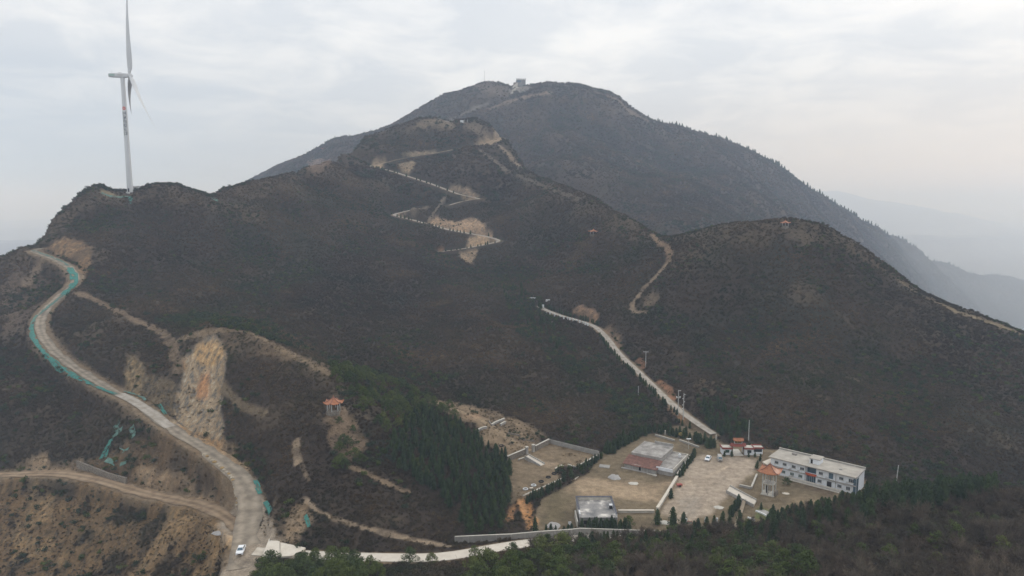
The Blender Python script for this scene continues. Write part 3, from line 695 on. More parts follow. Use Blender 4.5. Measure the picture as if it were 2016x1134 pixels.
# ---- roads as sheets over their beds
def ribbon(name, Q, wd, mat, lift=0.12, wig=0.0, seed=1, mouth=0.0):
    Q = np.asarray(Q); d = np.gradient(Q[:, :2], axis=0); d /= np.linalg.norm(d, axis=1)[:, None]
    nrm = np.stack([-d[:, 1], d[:, 0]], 1)
    run = np.concatenate([[0], np.cumsum(np.linalg.norm(np.diff(Q[:, :2], axis=0), axis=1))])
    V, U, K = [], [], 7
    for i in range(len(Q)):
        for c in range(K):
            f = c / (K - 1) - 0.5
            e = wig * (float(vnoise(np.array([run[i] / 5.0]), np.array([float(c > 3)]), seed)[0]) - 0.5) if c in (0, K - 1) else 0
            x, y = Q[i, :2] + nrm[i] * (f * wd * (1 + mouth * (1 - float(sstep(30, 95, run[i])))) + e)
            V.append((x, y, Q[i, 2] + lift + Q[i, 1] * 0.0002)); U.append((c / (K - 1), run[i]))
    Fq = [(i * K + c, (i + 1) * K + c, (i + 1) * K + c + 1, i * K + c + 1) for i in range(len(Q) - 1) for c in range(K - 1)]
    me = mesh_np(name, V, [f[::-1] for f in Fq] )
    uv = me.uv_layers.new(name='UVMap')
    idx = np.empty(len(me.loops), np.int32); me.loops.foreach_get('vertex_index', idx)
    uv.data.foreach_set('uv', np.array(U, np.float32)[idx].ravel())
    return tag(link(name, me, mat), kind='structure')
def road_mat(name, base, dark, tracks=0.25, joint=0.0, grime=0.5):
    m, t, b = new_mat(name)
    b.inputs['Roughness'].default_value = 0.9
    uv = t.nodes.new('ShaderNodeUVMap'); sx = t.nodes.new('ShaderNodeSeparateXYZ'); t.links.new(uv.outputs[0], sx.inputs[0])
    geo = t.nodes.new('ShaderNodeNewGeometry')
    n1 = t.nodes.new('ShaderNodeTexNoise'); n1.inputs['Scale'].default_value = 0.35; n1.inputs['Detail'].default_value = 7; t.links.new(geo.outputs['Position'], n1.inputs['Vector'])
    cr = t.nodes.new('ShaderNodeValToRGB'); cr.color_ramp.elements[0].position = 0.36; cr.color_ramp.elements[1].position = 0.6
    cr.color_ramp.elements[0].color = (*dark, 1); cr.color_ramp.elements[1].color = (*base, 1)
    t.links.new(n1.outputs['Fac'], cr.inputs[0])
    # wheel tracks at a quarter and three quarters of the width
    a = t.nodes.new('ShaderNodeMath'); a.operation = 'MULTIPLY'; a.inputs[1].default_value = 4 * math.pi; t.links.new(sx.outputs[0], a.inputs[0])
    c = t.nodes.new('ShaderNodeMath'); c.operation = 'COSINE'; t.links.new(a.outputs[0], c.inputs[0])
    mr = t.nodes.new('ShaderNodeMapRange'); mr.inputs[1].default_value = -1; mr.inputs[2].default_value = 1; mr.inputs[3].default_value = 1 + tracks; mr.inputs[4].default_value = 1 - tracks
    t.links.new(c.outputs[0], mr.inputs[0])
    s = t.nodes.new('ShaderNodeVectorMath'); s.operation = 'SCALE'; t.links.new(cr.outputs[0], s.inputs[0]); t.links.new(mr.outputs[0], s.inputs['Scale'])
    last = s.outputs[0]
    if joint:
        d = t.nodes.new('ShaderNodeMath'); d.operation = 'PINGPONG'; d.inputs[1].default_value = joint; t.links.new(sx.outputs[1], d.inputs[0])
        lt = t.nodes.new('ShaderNodeMath'); lt.operation = 'LESS_THAN'; lt.inputs[1].default_value = 0.07; t.links.new(d.outputs[0], lt.inputs[0])
        mj = t.nodes.new('ShaderNodeMix'); mj.data_type = 'RGBA'; mj.inputs[7].default_value = (0.22, 0.2, 0.17, 1)
        t.links.new(lt.outputs[0], mj.inputs[0]); t.links.new(last, mj.inputs[6]); last = mj.outputs[2]
    t.links.new(last, b.inputs['Base Color'])
    return m
M_gravel = road_mat('gravel', (0.30, 0.25, 0.19), (0.20, 0.165, 0.125), 0.14)
M_dirt = road_mat('packed_dirt', (0.31, 0.225, 0.145), (0.21, 0.145, 0.09), 0.18)
M_conc = road_mat('road_concrete', (0.56, 0.50, 0.42), (0.44, 0.385, 0.31), 0.03, 5.0)
M_conc_old = road_mat('old_road_concrete', (0.42, 0.375, 0.32), (0.30, 0.26, 0.21), 0.06, 5.0)
RMAT = {'gravel_road': M_gravel, 'dirt_track': M_dirt, 'valley_road': M_conc_old, 'hairpin_road': M_conc_old, 'upper_road': M_conc_old, 'summit_road': M_dirt, 'entrance_road': M_conc}
for k, (Q, wd) in ROADW.items():
    ribbon(k, Q, wd, RMAT[k], wig=1.4 if k in ('gravel_road', 'dirt_track', 'summit_road') else 0.0, mouth=0.6 if k == 'gravel_road' else 0.0)

GQ_ = ROADW['gravel_road'][0]
k0, k1 = [int(np.argmin((GQ_[:, 0] - h_.x) ** 2 + (GQ_[:, 1] - h_.y) ** 2)) for h_ in (at(335, 842, 249), at(232, 776, 277.5))]
ribbon('concrete_stretch', GQ_[k0:k1 + 1], 4.2, M_conc_old, lift=0.2)

# ------------------------------------------------------------------ plants: leaf-sized faces, tapered stems
def tris(cent, size, rng, outward=None, elong=1.0, jitter=0.8):
    """one small randomly turned triangle at every centre"""
    n = len(cent)
    a = rng.normal(size=(n, 3)); a /= np.linalg.norm(a, axis=1)[:, None]
    if outward is not None:
        nrm = outward + rng.normal(size=(n, 3)) * jitter; nrm /= np.linalg.norm(nrm, axis=1)[:, None] + 1e-9
        a -= nrm * (a * nrm).sum(1)[:, None]; a /= np.linalg.norm(a, axis=1)[:, None] + 1e-9
    else:
        nrm = rng.normal(size=(n, 3)); nrm -= a * (a * nrm).sum(1)[:, None]; nrm /= np.linalg.norm(nrm, axis=1)[:, None] + 1e-9
    b = np.cross(nrm, a)
    s = np.asarray(size).reshape(-1, 1) * np.ones((n, 1))
    V = np.stack([cent + a * s * elong, cent - a * s * elong * 0.6 + b * s * 0.7, cent - a * s * elong * 0.6 - b * s * 0.7], 1)
    return V.reshape(-1, 3), np.arange(3 * n).reshape(-1, 3)
def twigs(base, tip, w, rng):
    n = len(base)
    d = tip - base; sd = np.cross(d, rng.normal(size=(n, 3))); sd /= np.linalg.norm(sd, axis=1)[:, None] + 1e-9
    w = np.asarray(w).reshape(-1, 1)
    V = np.stack([base + sd * w, base - sd * w, tip], 1)
    return V.reshape(-1, 3), np.arange(3 * n).reshape(-1, 3)
def tube(P, r0, r1, k=5):
    P = np.asarray(P, float); V, Fq = [], []
    for i, p in enumerate(P):
        r = r0 + (r1 - r0) * i / (len(P) - 1)
        for j in range(k):
            a = 2 * math.pi * j / k; V.append((p[0] + r * math.cos(a), p[1] + r * math.sin(a), p[2]))
    for i in range(len(P) - 1):
        for j in range(k):
            a, b = i * k + j, i * k + (j + 1) % k
            Fq += [(a, b, b + k), (a, b + k, a + k)]
    return np.array(V), np.array(Fq)
def join(parts):
    V, Fq, M_, o = [], [], [], 0
    for (v, f), mi in parts:
        V.append(v); Fq.append(np.asarray(f) + o); M_.append(np.full(len(f), mi)); o += len(v)
    return np.concatenate(V), np.concatenate(Fq), np.concatenate(M_)
def plant_mesh(name, parts, mats):
    V, Fq, M_ = join(parts)
    me = mesh_np(name, V, Fq)
    for m in mats: me.materials.append(m)
    me.polygons.foreach_set('material_index', M_.astype(np.int32))
    return me
def shell(n, rng, cen, rad, bias=0.5):
    d = rng.normal(size=(n, 3)); d /= np.linalg.norm(d, axis=1)[:, None]
    r = rng.uniform(bias, 1, size=(n, 1)) ** 0.6
    return np.asarray(cen) + d * r * np.asarray(rad), d

DRIFT = [(0.48, 0.70, 0.46), (0.80, 0.90, 0.78), (1.0, 0.95, 0.88), (1.2, 1.06, 0.95), (1.85, 1.6, 1.35)]
DRIFT_T = [(0.7, 0.78, 0.7), (0.95, 0.97, 0.93), (1.0, 0.97, 0.93), (1.25, 1.2, 1.12)]
M_brush = rnd_mat('bare_brush', [(0.051, 0.040, 0.026), (0.066, 0.051, 0.033), (0.058, 0.047, 0.035), (0.081, 0.063, 0.037), (0.045, 0.040, 0.027), (0.060, 0.045, 0.030), (0.051, 0.048, 0.030)], fine=0.8, drift=DRIFT)
M_twig = rnd_mat('grey_twigs', [(0.094, 0.077, 0.058), (0.120, 0.097, 0.074), (0.084, 0.071, 0.058), (0.112, 0.083, 0.061), (0.076, 0.065, 0.049), (0.098, 0.075, 0.059)], fine=0.7, drift=DRIFT_T)
M_drygrass = rnd_mat('dry_grass', [(0.21, 0.155, 0.09), (0.26, 0.20, 0.125), (0.17, 0.13, 0.08)], fine=2)
M_ever = rnd_mat('evergreen_leaf', [(0.030, 0.048, 0.024), (0.045, 0.062, 0.028), (0.038, 0.052, 0.034), (0.060, 0.074, 0.030)], fine=1.2)
M_pine = rnd_mat('pine_needles', [(0.040, 0.062, 0.018), (0.064, 0.086, 0.022), (0.085, 0.105, 0.026), (0.046, 0.066, 0.024), (0.105, 0.118, 0.032)], fine=0.7)
M_cyp = rnd_mat('cypress_needles', [(0.024, 0.042, 0.019), (0.034, 0.054, 0.022), (0.045, 0.066, 0.024), (0.028, 0.043, 0.024)], fine=1.0)
M_bark = pmat('bark', (0.10, 0.075, 0.055), (0.06, 0.045, 0.035), 3.0)

def brush_mesh(seed, n_tw=40, n_lf=96, h=1.0):
    rng = np.random.default_rng(seed)
    b = rng.normal(size=(n_tw, 3)) * (0.16, 0.16, 0); b[:, 2] = -0.1
    ang, el = rng.uniform(0, 2 * math.pi, n_tw), rng.uniform(0.35, 1.5, n_tw)
    L = rng.uniform(0.6, 1.15, n_tw) * h
    tip = b + np.stack([np.cos(ang) * np.cos(el), np.sin(ang) * np.cos(el), np.sin(el)], 1) * L[:, None]
    lobes = [(rng.normal() * 0.32, rng.normal() * 0.32, rng.uniform(0.38, 0.62) * h) for _ in range(4)]
    cs_, ds_ = zip(*[shell(n_lf // 4, rng, c, (0.46, 0.46, 0.36 * h), 0.3) for c in lobes])
    c = np.concatenate(cs_)
    return plant_mesh('brush', [(twigs(b, tip, rng.uniform(0.02, 0.05, n_tw), rng), 0), (tris(c, rng.uniform(0.06, 0.14, len(c)), rng, np.concatenate(ds_) + (0, 0, 0.35), 1.6, 0.6), 0)], [M_brush])
def bush_mesh(seed, mat=None, n=150):
    rng = np.random.default_rng(seed)
    parts = []
    for k in range(5):
        c = (rng.normal() * 0.38, rng.normal() * 0.38, rng.uniform(0.35, 0.75)); r = rng.uniform(0.32, 0.5)
        p, d = shell(n // 5, rng, c, (r, r, r * 0.85), 0.55)
        parts.append((tris(p, rng.uniform(0.08, 0.16, len(p)), rng, d + (0, 0, 0.3), 1.2, 0.5), 0))
    return plant_mesh('bush', parts, [mat or M_ever])
def bare_tree_mesh(seed):
    rng = np.random.default_rng(seed)
    parts = [(tube([(0, 0, -0.3), (0.05, 0, 0.7), (0.1, 0.05, 1.5)], 0.09, 0.05), 0)]
    ends = []
    for k in range(9):
        a, el, L = rng.uniform(0, 6.28), rng.uniform(0.5, 1.2), rng.uniform(0.9, 1.7)
        s = np.array([0.05, 0.02, rng.uniform(0.6, 1.5)]); e = s + L * np.array([math.cos(a) * math.cos(el), math.sin(a) * math.cos(el), math.sin(el)])
        parts.append((twigs(s[None], e[None], [0.05], rng), 0)); ends.append((s, e))
    B, T = [], []
    for s, e in ends:
        for _ in range(26):
            k = rng.uniform(0.3, 1); p = s + (e - s) * k
            d = (e - s) / np.linalg.norm(e - s) * 0.6 + rng.normal(size=3) * 0.55 + (0, 0, 0.35)
            B.append(p); T.append(p + d * rng.uniform(0.25, 0.75))
    B, T = np.array(B), np.array(T)
    parts.append((twigs(B, T, rng.uniform(0.010, 0.026, len(B)), rng), 0))
    B2 = np.repeat(B + (T - B) * 0.6, 3, 0) + rng.normal(size=(len(B) * 3, 3)) * 0.03
    T2 = B2 + np.repeat(T - B, 3, 0) * 0.4 + rng.normal(size=B2.shape) * 0.22
    parts.append((twigs(B2, T2, np.full(len(B2), 0.011), rng), 0))
    return plant_mesh('bare_tree', parts, [M_twig])
def grass_mesh(seed):
    rng = np.random.default_rng(seed); n = 40
    b = rng.normal(size=(n, 3)) * (0.25, 0.25, 0); b[:, 2] = -0.05
    t_ = b + rng.normal(size=(n, 3)) * (0.3, 0.3, 0.05) + (0, 0, 0.5)
    return plant_mesh('grass_tuft', [(twigs(b, t_, rng.uniform(0.03, 0.06, n), rng), 0)], [M_drygrass])
def pine_parts(seed, h=6.0, n=1700):
    """spreading pine: a leaning stem, a few limbs, flat needle pads with gaps"""
    rng = np.random.default_rng(seed)
    top = np.array([rng.normal() * 0.25, rng.normal() * 0.25, h * 0.9])
    st = [(tube([(0, 0, -0.6), top * 0.35 + (0.1, 0, 0), top * 0.7, top], 0.17, 0.05, 6), 0)]
    cr = []
    npad = 15
    for k in range(npad):
        f = k / (npad - 1); z = h * (0.28 + 0.66 * f)
        a = k * 2.4 + rng.uniform(-0.5, 0.5); rad = h * (0.34 * (1 - f ** 1.6) + 0.05) * rng.uniform(0.65, 1.15)
        c = np.array([math.cos(a) * rad, math.sin(a) * rad, z + rng.uniform(-0.2, 0.2)])
        s = top * (z * 0.88 / h / 0.9)
        st.append((twigs(s[None], c[None], [0.07], rng), 0))
        rx = h * rng.uniform(0.13, 0.2)
        p, d = shell(n // npad, rng, c, (rx, rx, rx * 0.6), 0.7)
        cr.append((tris(p, rng.uniform(0.10, 0.20, len(p)), rng, d + (0, 0, 0.5), 1.4, 0.45), 0))
    return plant_mesh('trunk', st, [M_bark]), plant_mesh('crown', cr, [M_pine])
def cypress_mesh(seed, h=4.0, w=0.75, n=300, mat=None, name='cypress'):
    rng = np.random.default_rng(seed)
    z = rng.uniform(0.04, 1, n) ** 0.9
    prof = w * (1 - z) ** 0.62 * np.minimum(1, 0.55 + 3.5 * z) * rng.uniform(0.68, 1.1, n)
    a = rng.uniform(0, 2 * math.pi, n) 
    prof *= 1 + 0.22 * np.sin(3 * a + 15 * z + seed) + 0.12 * np.sin(5 * a - 23 * z)
    c = np.stack([np.cos(a) * prof, np.sin(a) * prof, z * h], 1)
    d = np.stack([np.cos(a), np.sin(a), np.full(n, 0.9)], 1)
    parts = [(tube([(0, 0, -0.5), (0, 0, h * 0.35), (0, 0, h * 0.98)], 0.08, 0.01, 5), 0), (tris(c, rng.uniform(0.1, 0.2, n) * (0.6 + 0.1 * h), rng, d, 1.5, 0.55), 1)]
    # inner body so the crown is not see-through
    zz = np.linspace(0.05, 0.9, 6); iv, if_ = tube([(0, 0, k * h) for k in zz], 1, 1, 8)
    for i, k in enumerate(zz):
        r = w * 0.66 * (1 - k) ** 0.62 * min(1, 0.55 + 3.5 * k); iv[i * 8:(i + 1) * 8, :2] *= r
    parts.append(((iv, if_), 1))
    return plant_mesh(name, parts, [M_bark, mat or M_cyp])

SRC = {}
def sources(key, meshes):
    c = bpy.data.collections.new(key)
    for i, me in enumerate(meshes):
        o = bpy.data.objects.new(f'{key}_{i:02d}', me); c.objects.link(o)
    SRC[key] = c
sources('brush', [brush_mesh(100 + i) for i in range(6)])
sources('evergreen_bush', [bush_mesh(120 + i) for i in range(4)])
sources('green_pine_bush', [bush_mesh(130 + i, M_pine, 220) for i in range(4)])
sources('leafless_tree', [bare_tree_mesh(140 + i) for i in range(5)])
sources('grass_tuft', [grass_mesh(150 + i) for i in range(3)])

def scatter(name, P, scl, key, squash=None):
    """instances of a few plant meshes on measured ground points: one uncountable mass"""
    n = len(P); me = bpy.data.meshes.new(name)
    me.vertices.add(n); me.vertices.foreach_set('co', np.asarray(P, np.float32).ravel())
    rng = np.random.default_rng(len(P))
    a = me.attributes.new('rot', 'FLOAT_VECTOR', 'POINT')
    rr = np.stack([rng.normal(size=n) * 0.12, rng.normal(size=n) * 0.12, rng.uniform(0, 6.283, n)], 1)
    a.data.foreach_set('vector', rr.astype(np.float32).ravel())
    sv_ = np.stack([scl, scl, scl * (squash if squash is not None else rng.uniform(0.75, 1.25, n))], 1)
    a = me.attributes.new('scl', 'FLOAT_VECTOR', 'POINT'); a.data.foreach_set('vector', sv_.astype(np.float32).ravel())
    a = me.attributes.new('pick', 'INT', 'POINT'); a.data.foreach_set('value', rng.integers(0, 100, n).astype(np.int32))
    o = link(name, me)
    g = bpy.data.node_groups.new(name, 'GeometryNodeTree')
    g.interface.new_socket('Geometry', in_out='INPUT', socket_type='NodeSocketGeometry')
    g.interface.new_socket('Geometry', in_out='OUTPUT', socket_type='NodeSocketGeometry')
    gi, go_ = g.nodes.new('NodeGroupInput'), g.nodes.new('NodeGroupOutput')
    ci = g.nodes.new('GeometryNodeCollectionInfo'); ci.inputs['Collection'].default_value = SRC[key]
    ci.inputs['Separate Children'].default_value = True; ci.inputs['Reset Children'].default_value = True
    ip = g.nodes.new('GeometryNodeInstanceOnPoints'); ip.inputs['Pick Instance'].default_value = True
    def na_(nm, ty):
        q = g.nodes.new('GeometryNodeInputNamedAttribute'); q.data_type = ty; q.inputs['Name'].default_value = nm
        return q.outputs['Attribute']
    e2r = g.nodes.new('FunctionNodeEulerToRotation')
    g.links.new(na_('rot', 'FLOAT_VECTOR'), e2r.inputs[0])
    g.links.new(gi.outputs[0], ip.inputs['Points']); g.links.new(ci.outputs[0], ip.inputs['Instance'])
    g.links.new(e2r.outputs[0], ip.inputs['Rotation']); g.links.new(na_('scl', 'FLOAT_VECTOR'), ip.inputs['Scale'])
    g.links.new(na_('pick', 'INT'), ip.inputs['Instance Index'])
    g.links.new(ip.outputs[0], go_.inputs[0])
    md = o.modifiers.new('scatter', 'NODES'); md.node_group = g
    return tag(o, kind='stuff')

# where plants may stand and can be seen
drow = np.gradient(tg)[:, None]
AREA = (GY ** 2) * drow * ((S1 - S0) / (NS - 1))
VIS = (W > CM - (3.5 + GY * 0.004) / GY) & (GY < 5200) & (np.abs(GX / GY) < 0.86)
def place(density, mask=1.0, zone=None, seed=0):
    rng = np.random.default_rng(seed)
    lam = np.where(VIS, density * AREA * mask, 0)
    if zone is not None: lam = np.where(zone, lam, 0)
    cnt = rng.poisson(lam); idx = np.repeat(np.arange(cnt.size), cnt.ravel())
    i, j = np.unravel_index(idx, cnt.shape)
    t = tg[i] + drow[i, 0] * rng.uniform(-0.5, 0.5, len(i)); s = sg[j] + (S1 - S0) / (NS - 1) * rng.uniform(-0.5, 0.5, len(i))
    y = np.exp(t); x = s * y
    return np.stack([x, y, ground_many(x, y)], 1), i, j
def zone_px(P):
    Q = np.array([tuple(hit(*q))[:2] for q in px_line(list(P) + [P[0]])][:-1])
    return inside(Q, GX + (fbm(GX, GY, 12, 2, 77) - 0.5) * 8, GY + (fbm(GX, GY, 12, 2, 78) - 0.5) * 8)
roadclear = np.ones(GX.shape, bool)
for k, (Q, wd) in ROADW.items(): roadclear &= RD[k][0] > wd / 2 + {'hairpin_road': 6.0, 'upper_road': 7.0, 'summit_road': 8.0, 'valley_road': 1.6}.get(k, 0.9)
open_ = (1 - np.clip(BARE, 0, 1)) * roadclear * (~iy_) * (~it_)
Z_fore = zone_px([(1250,1078),(1400,1062),(1560,1042),(1700,1020),(2080,1000),(2300,1300),(1000,1300),(1010,1100),(1150,1075)]) & (GY < 166)
Z_fore |= (GY < 172) & (GX > -62) & (GX < 140) & (RD['entrance_road'][0] > 4) & (RD['gravel_road'][0] > 9)
# brown leafless scrub over all the slopes
dens = np.where(GY < 320, 1.35, np.where(GY < 700, 0.75, np.where(GY < 1100, 0.17, 0.07)))
P, i, j = place(dens, open_ * (0.45 + 0.9 * nB) * (1 - 0.35 * spur), ~Z_fore, 1)
y = P[:, 1]; rng = np.random.default_rng(5)
scl = 0.45 + 0.75 * rng.uniform(0, 1, len(P)) ** 1.6 * (0.6 + 0.9 * nB[i, j])
scl *= np.where(y < 320, 0.92, np.where(y < 700, 1.2, np.where(y < 1100, 2.4, 3.6)))
scl *= 1 - 0.5 * sstep(0.1, 0.35, BARE[i, j])
P[:, 2] -= 0.1
scatter('scrub', P, scl, 'brush')
N_SCRUB = len(P)
# dark evergreen bushes: in hollows and along the foot of the slopes
green = sstep(0.55, 0.72, fbm(GX, GY, 26, 4, 71)) * 0.09 + sstep(0.15, 0.8, -CURV) * 0.15 * sstep(0.35, 0.55, fbm(GX, GY, 60, 3, 74))
for Pz, d in (([(200,600),(330,600),(520,640),(640,700),(560,680),(470,650),(330,640)], 0.16),
              ([(980,555),(1060,580),(1110,660),(1180,730),(1130,740),(1060,690),(1010,640)], 0.14),
              ([(1130,750),(1260,770),(1310,820),(1240,850),(1180,800)], 0.16),
              ([(1370,790),(1440,800),(1480,840),(1440,860),(1390,830)], 0.25),
              ([(1420,690),(1560,640),(1700,700),(1880,740),(1920,770),(1700,740),(1560,730)], 0.02),
              ([(640,700),(760,730),(860,790),(860,830),(760,830),(690,800)], 0.12),
              ([(560,330),(640,330),(800,420),(700,460),(600,400)], 0.03),
              ([(1150,440),(1240,450),(1300,470),(1280,490)], 0.05)):
    green = np.maximum(green, 1.6 * d * zone_px(Pz) * sstep(0.38, 0.55, fbm(GX, GY, 14, 3, 73)))
P, i, j = place(green * np.where(GY > 700, 0.4, 1), open_, ~Z_fore, 2)
scl = rng.uniform(0.8, 1.9, len(P)) * np.where(P[:, 1] < 700, 1.0, 2.0)
scatter('evergreen_bushes', P, scl, 'evergreen_bush')
P, i, j = place(green * 0.35, open_, ~Z_fore & (GY < 600), 3)
scatter('olive_bushes', P, rng.uniform(0.8, 1.7, len(P)), 'green_pine_bush')
# ridge-line thickets seen against the sky
rz = (np.abs(W - W.max(0)[None]) < 0.004) & (GY > 380) & (GY < 720) & (GX < -60)
P, i, j = place(0.12, open_, rz, 4)
scatter('ridge_thicket', P, rng.uniform(0.9, 2.2, len(P)), 'evergreen_bush')
# dry grass on the worn ground near the yards and tracks
P, i, j = place(0.55 * (np.clip(BARE, 0, 1) > 0.25) * (BARE < 0.93) , sstep(0.42, 0.62, nC) * roadclear, (GY < 330) & ~iy_, 6)
scatter('dry_grass', P, rng.uniform(0.5, 1.1, len(P)), 'grass_tuft')
# the leafless wood on the near slope
P, i, j = place(0.16, open_ * (0.6 + 0.8 * nB), Z_fore & (GX > 5), 7)
scatter('leafless_wood', P, rng.uniform(0.85, 1.75, len(P)) * np.where(P[:, 1] > 152, 0.7, 1.0), 'leafless_tree')
P, i, j = place(0.6, open_, Z_fore, 8)
scatter('undergrowth', P, rng.uniform(0.6, 1.3, len(P)), 'brush')
P, i, j = place(0.035, open_ * sstep(0.40, 0.54, nB) * 1.6, Z_fore & (GX > 25), 9)
scatter('young_pines', P, rng.uniform(1.0, 2.3, len(P)), 'green_pine_bush')
print('plants', N_SCRUB)

# ------------------------------------------------------------------ built things
class MB:
    """collects polygons in local space, links them as ONE mesh object"""
    def __init__(self): self.V, self.Fc, self.M = [], [], []
    def poly(self, P, m=0):
        o = len(self.V); self.V += [tuple(p) for p in P]; self.Fc.append(tuple(range(o, o + len(P)))); self.M.append(m); return self
    def box(self, x0, x1, y0, y1, z0, z1, m=0, rz=0.0, c=(0, 0)):
        o = len(self.V); cs, sn = math.cos(rz), math.sin(rz)
        for z in (z0, z1):
            for x, y in ((x0, y0), (x1, y0), (x1, y1), (x0, y1)):
                self.V.append((c[0] + x * cs - y * sn, c[1] + x * sn + y * cs, z))
        for f in ((3, 2, 1, 0), (4, 5, 6, 7), (0, 1, 5, 4), (1, 2, 6, 5), (2, 3, 7, 6), (3, 0, 4, 7)):
            self.Fc.append(tuple(o + i for i in f)); self.M.append(m)
        return self
    def prism(self, P, z0, z1, m=0):
        n, o = len(P), len(self.V)
        for z in (z0, z1):
            for i, p in enumerate(P): self.V.append((p[0], p[1], (z[i] if isinstance(z, (list, tuple)) else z)))
        self.Fc += [tuple(o + i for i in reversed(range(n))), tuple(o + n + i for i in range(n))]; self.M += [m, m]
        for i in range(n):
            j = (i + 1) % n; self.Fc.append((o + i, o + j, o + n + j, o + n + i)); self.M.append(m)
        return self
    def rod(self, a, b, r0, r1=None, k=8, m=0):
        r1 = r0 if r1 is None else r1
        a, b = Vector(a), Vector(b); d = (b - a).normalized()
        u = d.cross(Vector((0, 0, 1))) if abs(d.z) < 0.95 else d.cross(Vector((1, 0, 0)))
        u.normalize(); w = d.cross(u); o = len(self.V)
        for p, r in ((a, r0), (b, r1)):
            for i in range(k):
                t = 2 * math.pi * i / k; self.V.append(tuple(p + u * (r * math.cos(t)) + w * (r * math.sin(t))))
        for i in range(k):
            j = (i + 1) % k; self.Fc.append((o + i, o + j, o + k + j, o + k + i)); self.M.append(m)
        self.Fc += [tuple(o + i for i in reversed(range(k))), tuple(o + k + i for i in range(k))]; self.M += [m, m]
        return self
    def build(self, name, mats, parent=None, smooth=False):
        me = bpy.data.meshes.new(name)
        me.from_pydata(self.V, [], self.Fc)
        mats = mats if isinstance(mats, (list, tuple)) else [mats]
        for q in mats: me.materials.append(q)
        me.polygons.foreach_set('material_index', self.M)
        if smooth: me.polygons.foreach_set('use_smooth', [True] * len(me.polygons))
        bm = bmesh.new(); bm.from_mesh(me); bmesh.ops.recalc_face_normals(bm, faces=bm.faces); bm.to_mesh(me); bm.free()
        return link(name, me, None, parent)

M_white = pmat('white_paint', (0.74, 0.75, 0.76), (0.60, 0.60, 0.60), 0.6, 0.7)
M_wall_white = pmat('whitewash', (0.82, 0.85, 0.89), (0.68, 0.70, 0.73), 0.8, 0.8, streak=(1, 1, 0.3))
M_greywall = pmat('grey_render', (0.42, 0.40, 0.37), (0.28, 0.265, 0.245), 0.8, 0.9, streak=(1, 1, 0.4))
M_roofc = pmat('weathered_roof_concrete', (0.46, 0.425, 0.37), (0.33, 0.30, 0.26), 0.35, 0.9, 8)
M_roofold = pmat('stained_roof_concrete', (0.42, 0.40, 0.37), (0.20, 0.185, 0.17), 0.4, 0.95, 8, c3=(0.33, 0.31, 0.285))
M_coping = pmat('pale_coping', (0.56, 0.53, 0.47), (0.42, 0.39, 0.34), 1.0, 0.9)
M_stone = pmat('rubble_stone', (0.27, 0.235, 0.19), (0.13, 0.11, 0.09), 1.8, 0.95, 4, bump=0.08)
M_blockw = pmat('concrete_block', (0.34, 0.325, 0.30), (0.25, 0.24, 0.22), 0.7, 0.9)
M_orange = pmat('orange_glazed_tile', (0.42, 0.16, 0.065), (0.27, 0.10, 0.045), 1.4, 0.5, spec=0.4)
M_redtile = pmat('brown_red_tile', (0.27, 0.14, 0.105), (0.155, 0.085, 0.07), 1.1, 0.85, 8)
M_redtrim = pmat('red_trim', (0.30, 0.085, 0.065), (0.20, 0.06, 0.045), 1.0, 0.6)
M_bannerred = pmat('banner_red', (0.55, 0.075, 0.04), (0.45, 0.06, 0.035), 1.0, 0.7)
M_gold = pmat('gold_lettering', (0.65, 0.48, 0.12), (0.5, 0.36, 0.1), 1.0, 0.5)
M_glass = pmat('dark_window', (0.035, 0.055, 0.065), (0.02, 0.03, 0.035), 1.0, 0.15, spec=0.6)
M_gglass = pmat('green_window', (0.05, 0.11, 0.095), (0.035, 0.08, 0.07), 1.0, 0.2, spec=0.6)
M_bglass = pmat('blue_glazing', (0.10, 0.17, 0.22), (0.06, 0.10, 0.13), 1.2, 0.2, spec=0.6)
M_dark = pmat('dark_opening', (0.035, 0.032, 0.03), (0.02, 0.02, 0.02), 1.0, 0.9)
M_frame = pmat('white_frame', (0.62, 0.64, 0.66), (0.5, 0.5, 0.5), 1.0, 0.6)
M_column = pmat('pale_column', (0.58, 0.58, 0.56), (0.46, 0.46, 0.44), 1.0, 0.8)
M_slab = pmat('pale_slab', (0.64, 0.585, 0.50), (0.55, 0.49, 0.41), 0.5, 0.9)
M_carw = pmat('white_car_paint', (0.82, 0.83, 0.84), (0.78, 0.79, 0.80), 0.5, 0.25, spec=0.5)
M_carsilver = pmat('silver_van_paint', (0.52, 0.50, 0.46), (0.45, 0.43, 0.40), 0.5, 0.3, spec=0.5, metallic=0.3)
M_tyre = pmat('tyre_rubber', (0.03, 0.03, 0.03), (0.02, 0.02, 0.02), 2, 0.9)
M_rim = pmat('alloy', (0.5, 0.5, 0.5), (0.4, 0.4, 0.4), 2, 0.4, metallic=0.8)
M_lamp = pmat('headlamp', (0.75, 0.77, 0.8), (0.6, 0.6, 0.62), 3, 0.2, spec=0.6)
M_turb = pmat('turbine_white', (0.56, 0.565, 0.57), (0.51, 0.515, 0.52), 0.08, 0.5)
M_logo_red = pmat('emblem_red', (0.55, 0.10, 0.06), (0.5, 0.09, 0.05), 1, 0.6)
M_logo_blk = pmat('lettering_dark', (0.07, 0.085, 0.09), (0.055, 0.06, 0.065), 1, 0.7)
M_pole = pmat('pole_concrete', (0.52, 0.51, 0.49), (0.42, 0.41, 0.39), 0.8, 0.85)
M_net = pmat('green_net', (0.06, 0.24, 0.20), (0.045, 0.12, 0.10), 0.9, 0.8, 7)
M_netpale = pmat('faded_green_net', (0.12, 0.23, 0.19), (0.08, 0.13, 0.105), 0.9, 0.8, 7)
M_rockw = pmat('pale_boulder', (0.50, 0.44, 0.35), (0.34, 0.28, 0.20), 1.3, 0.95, 4)
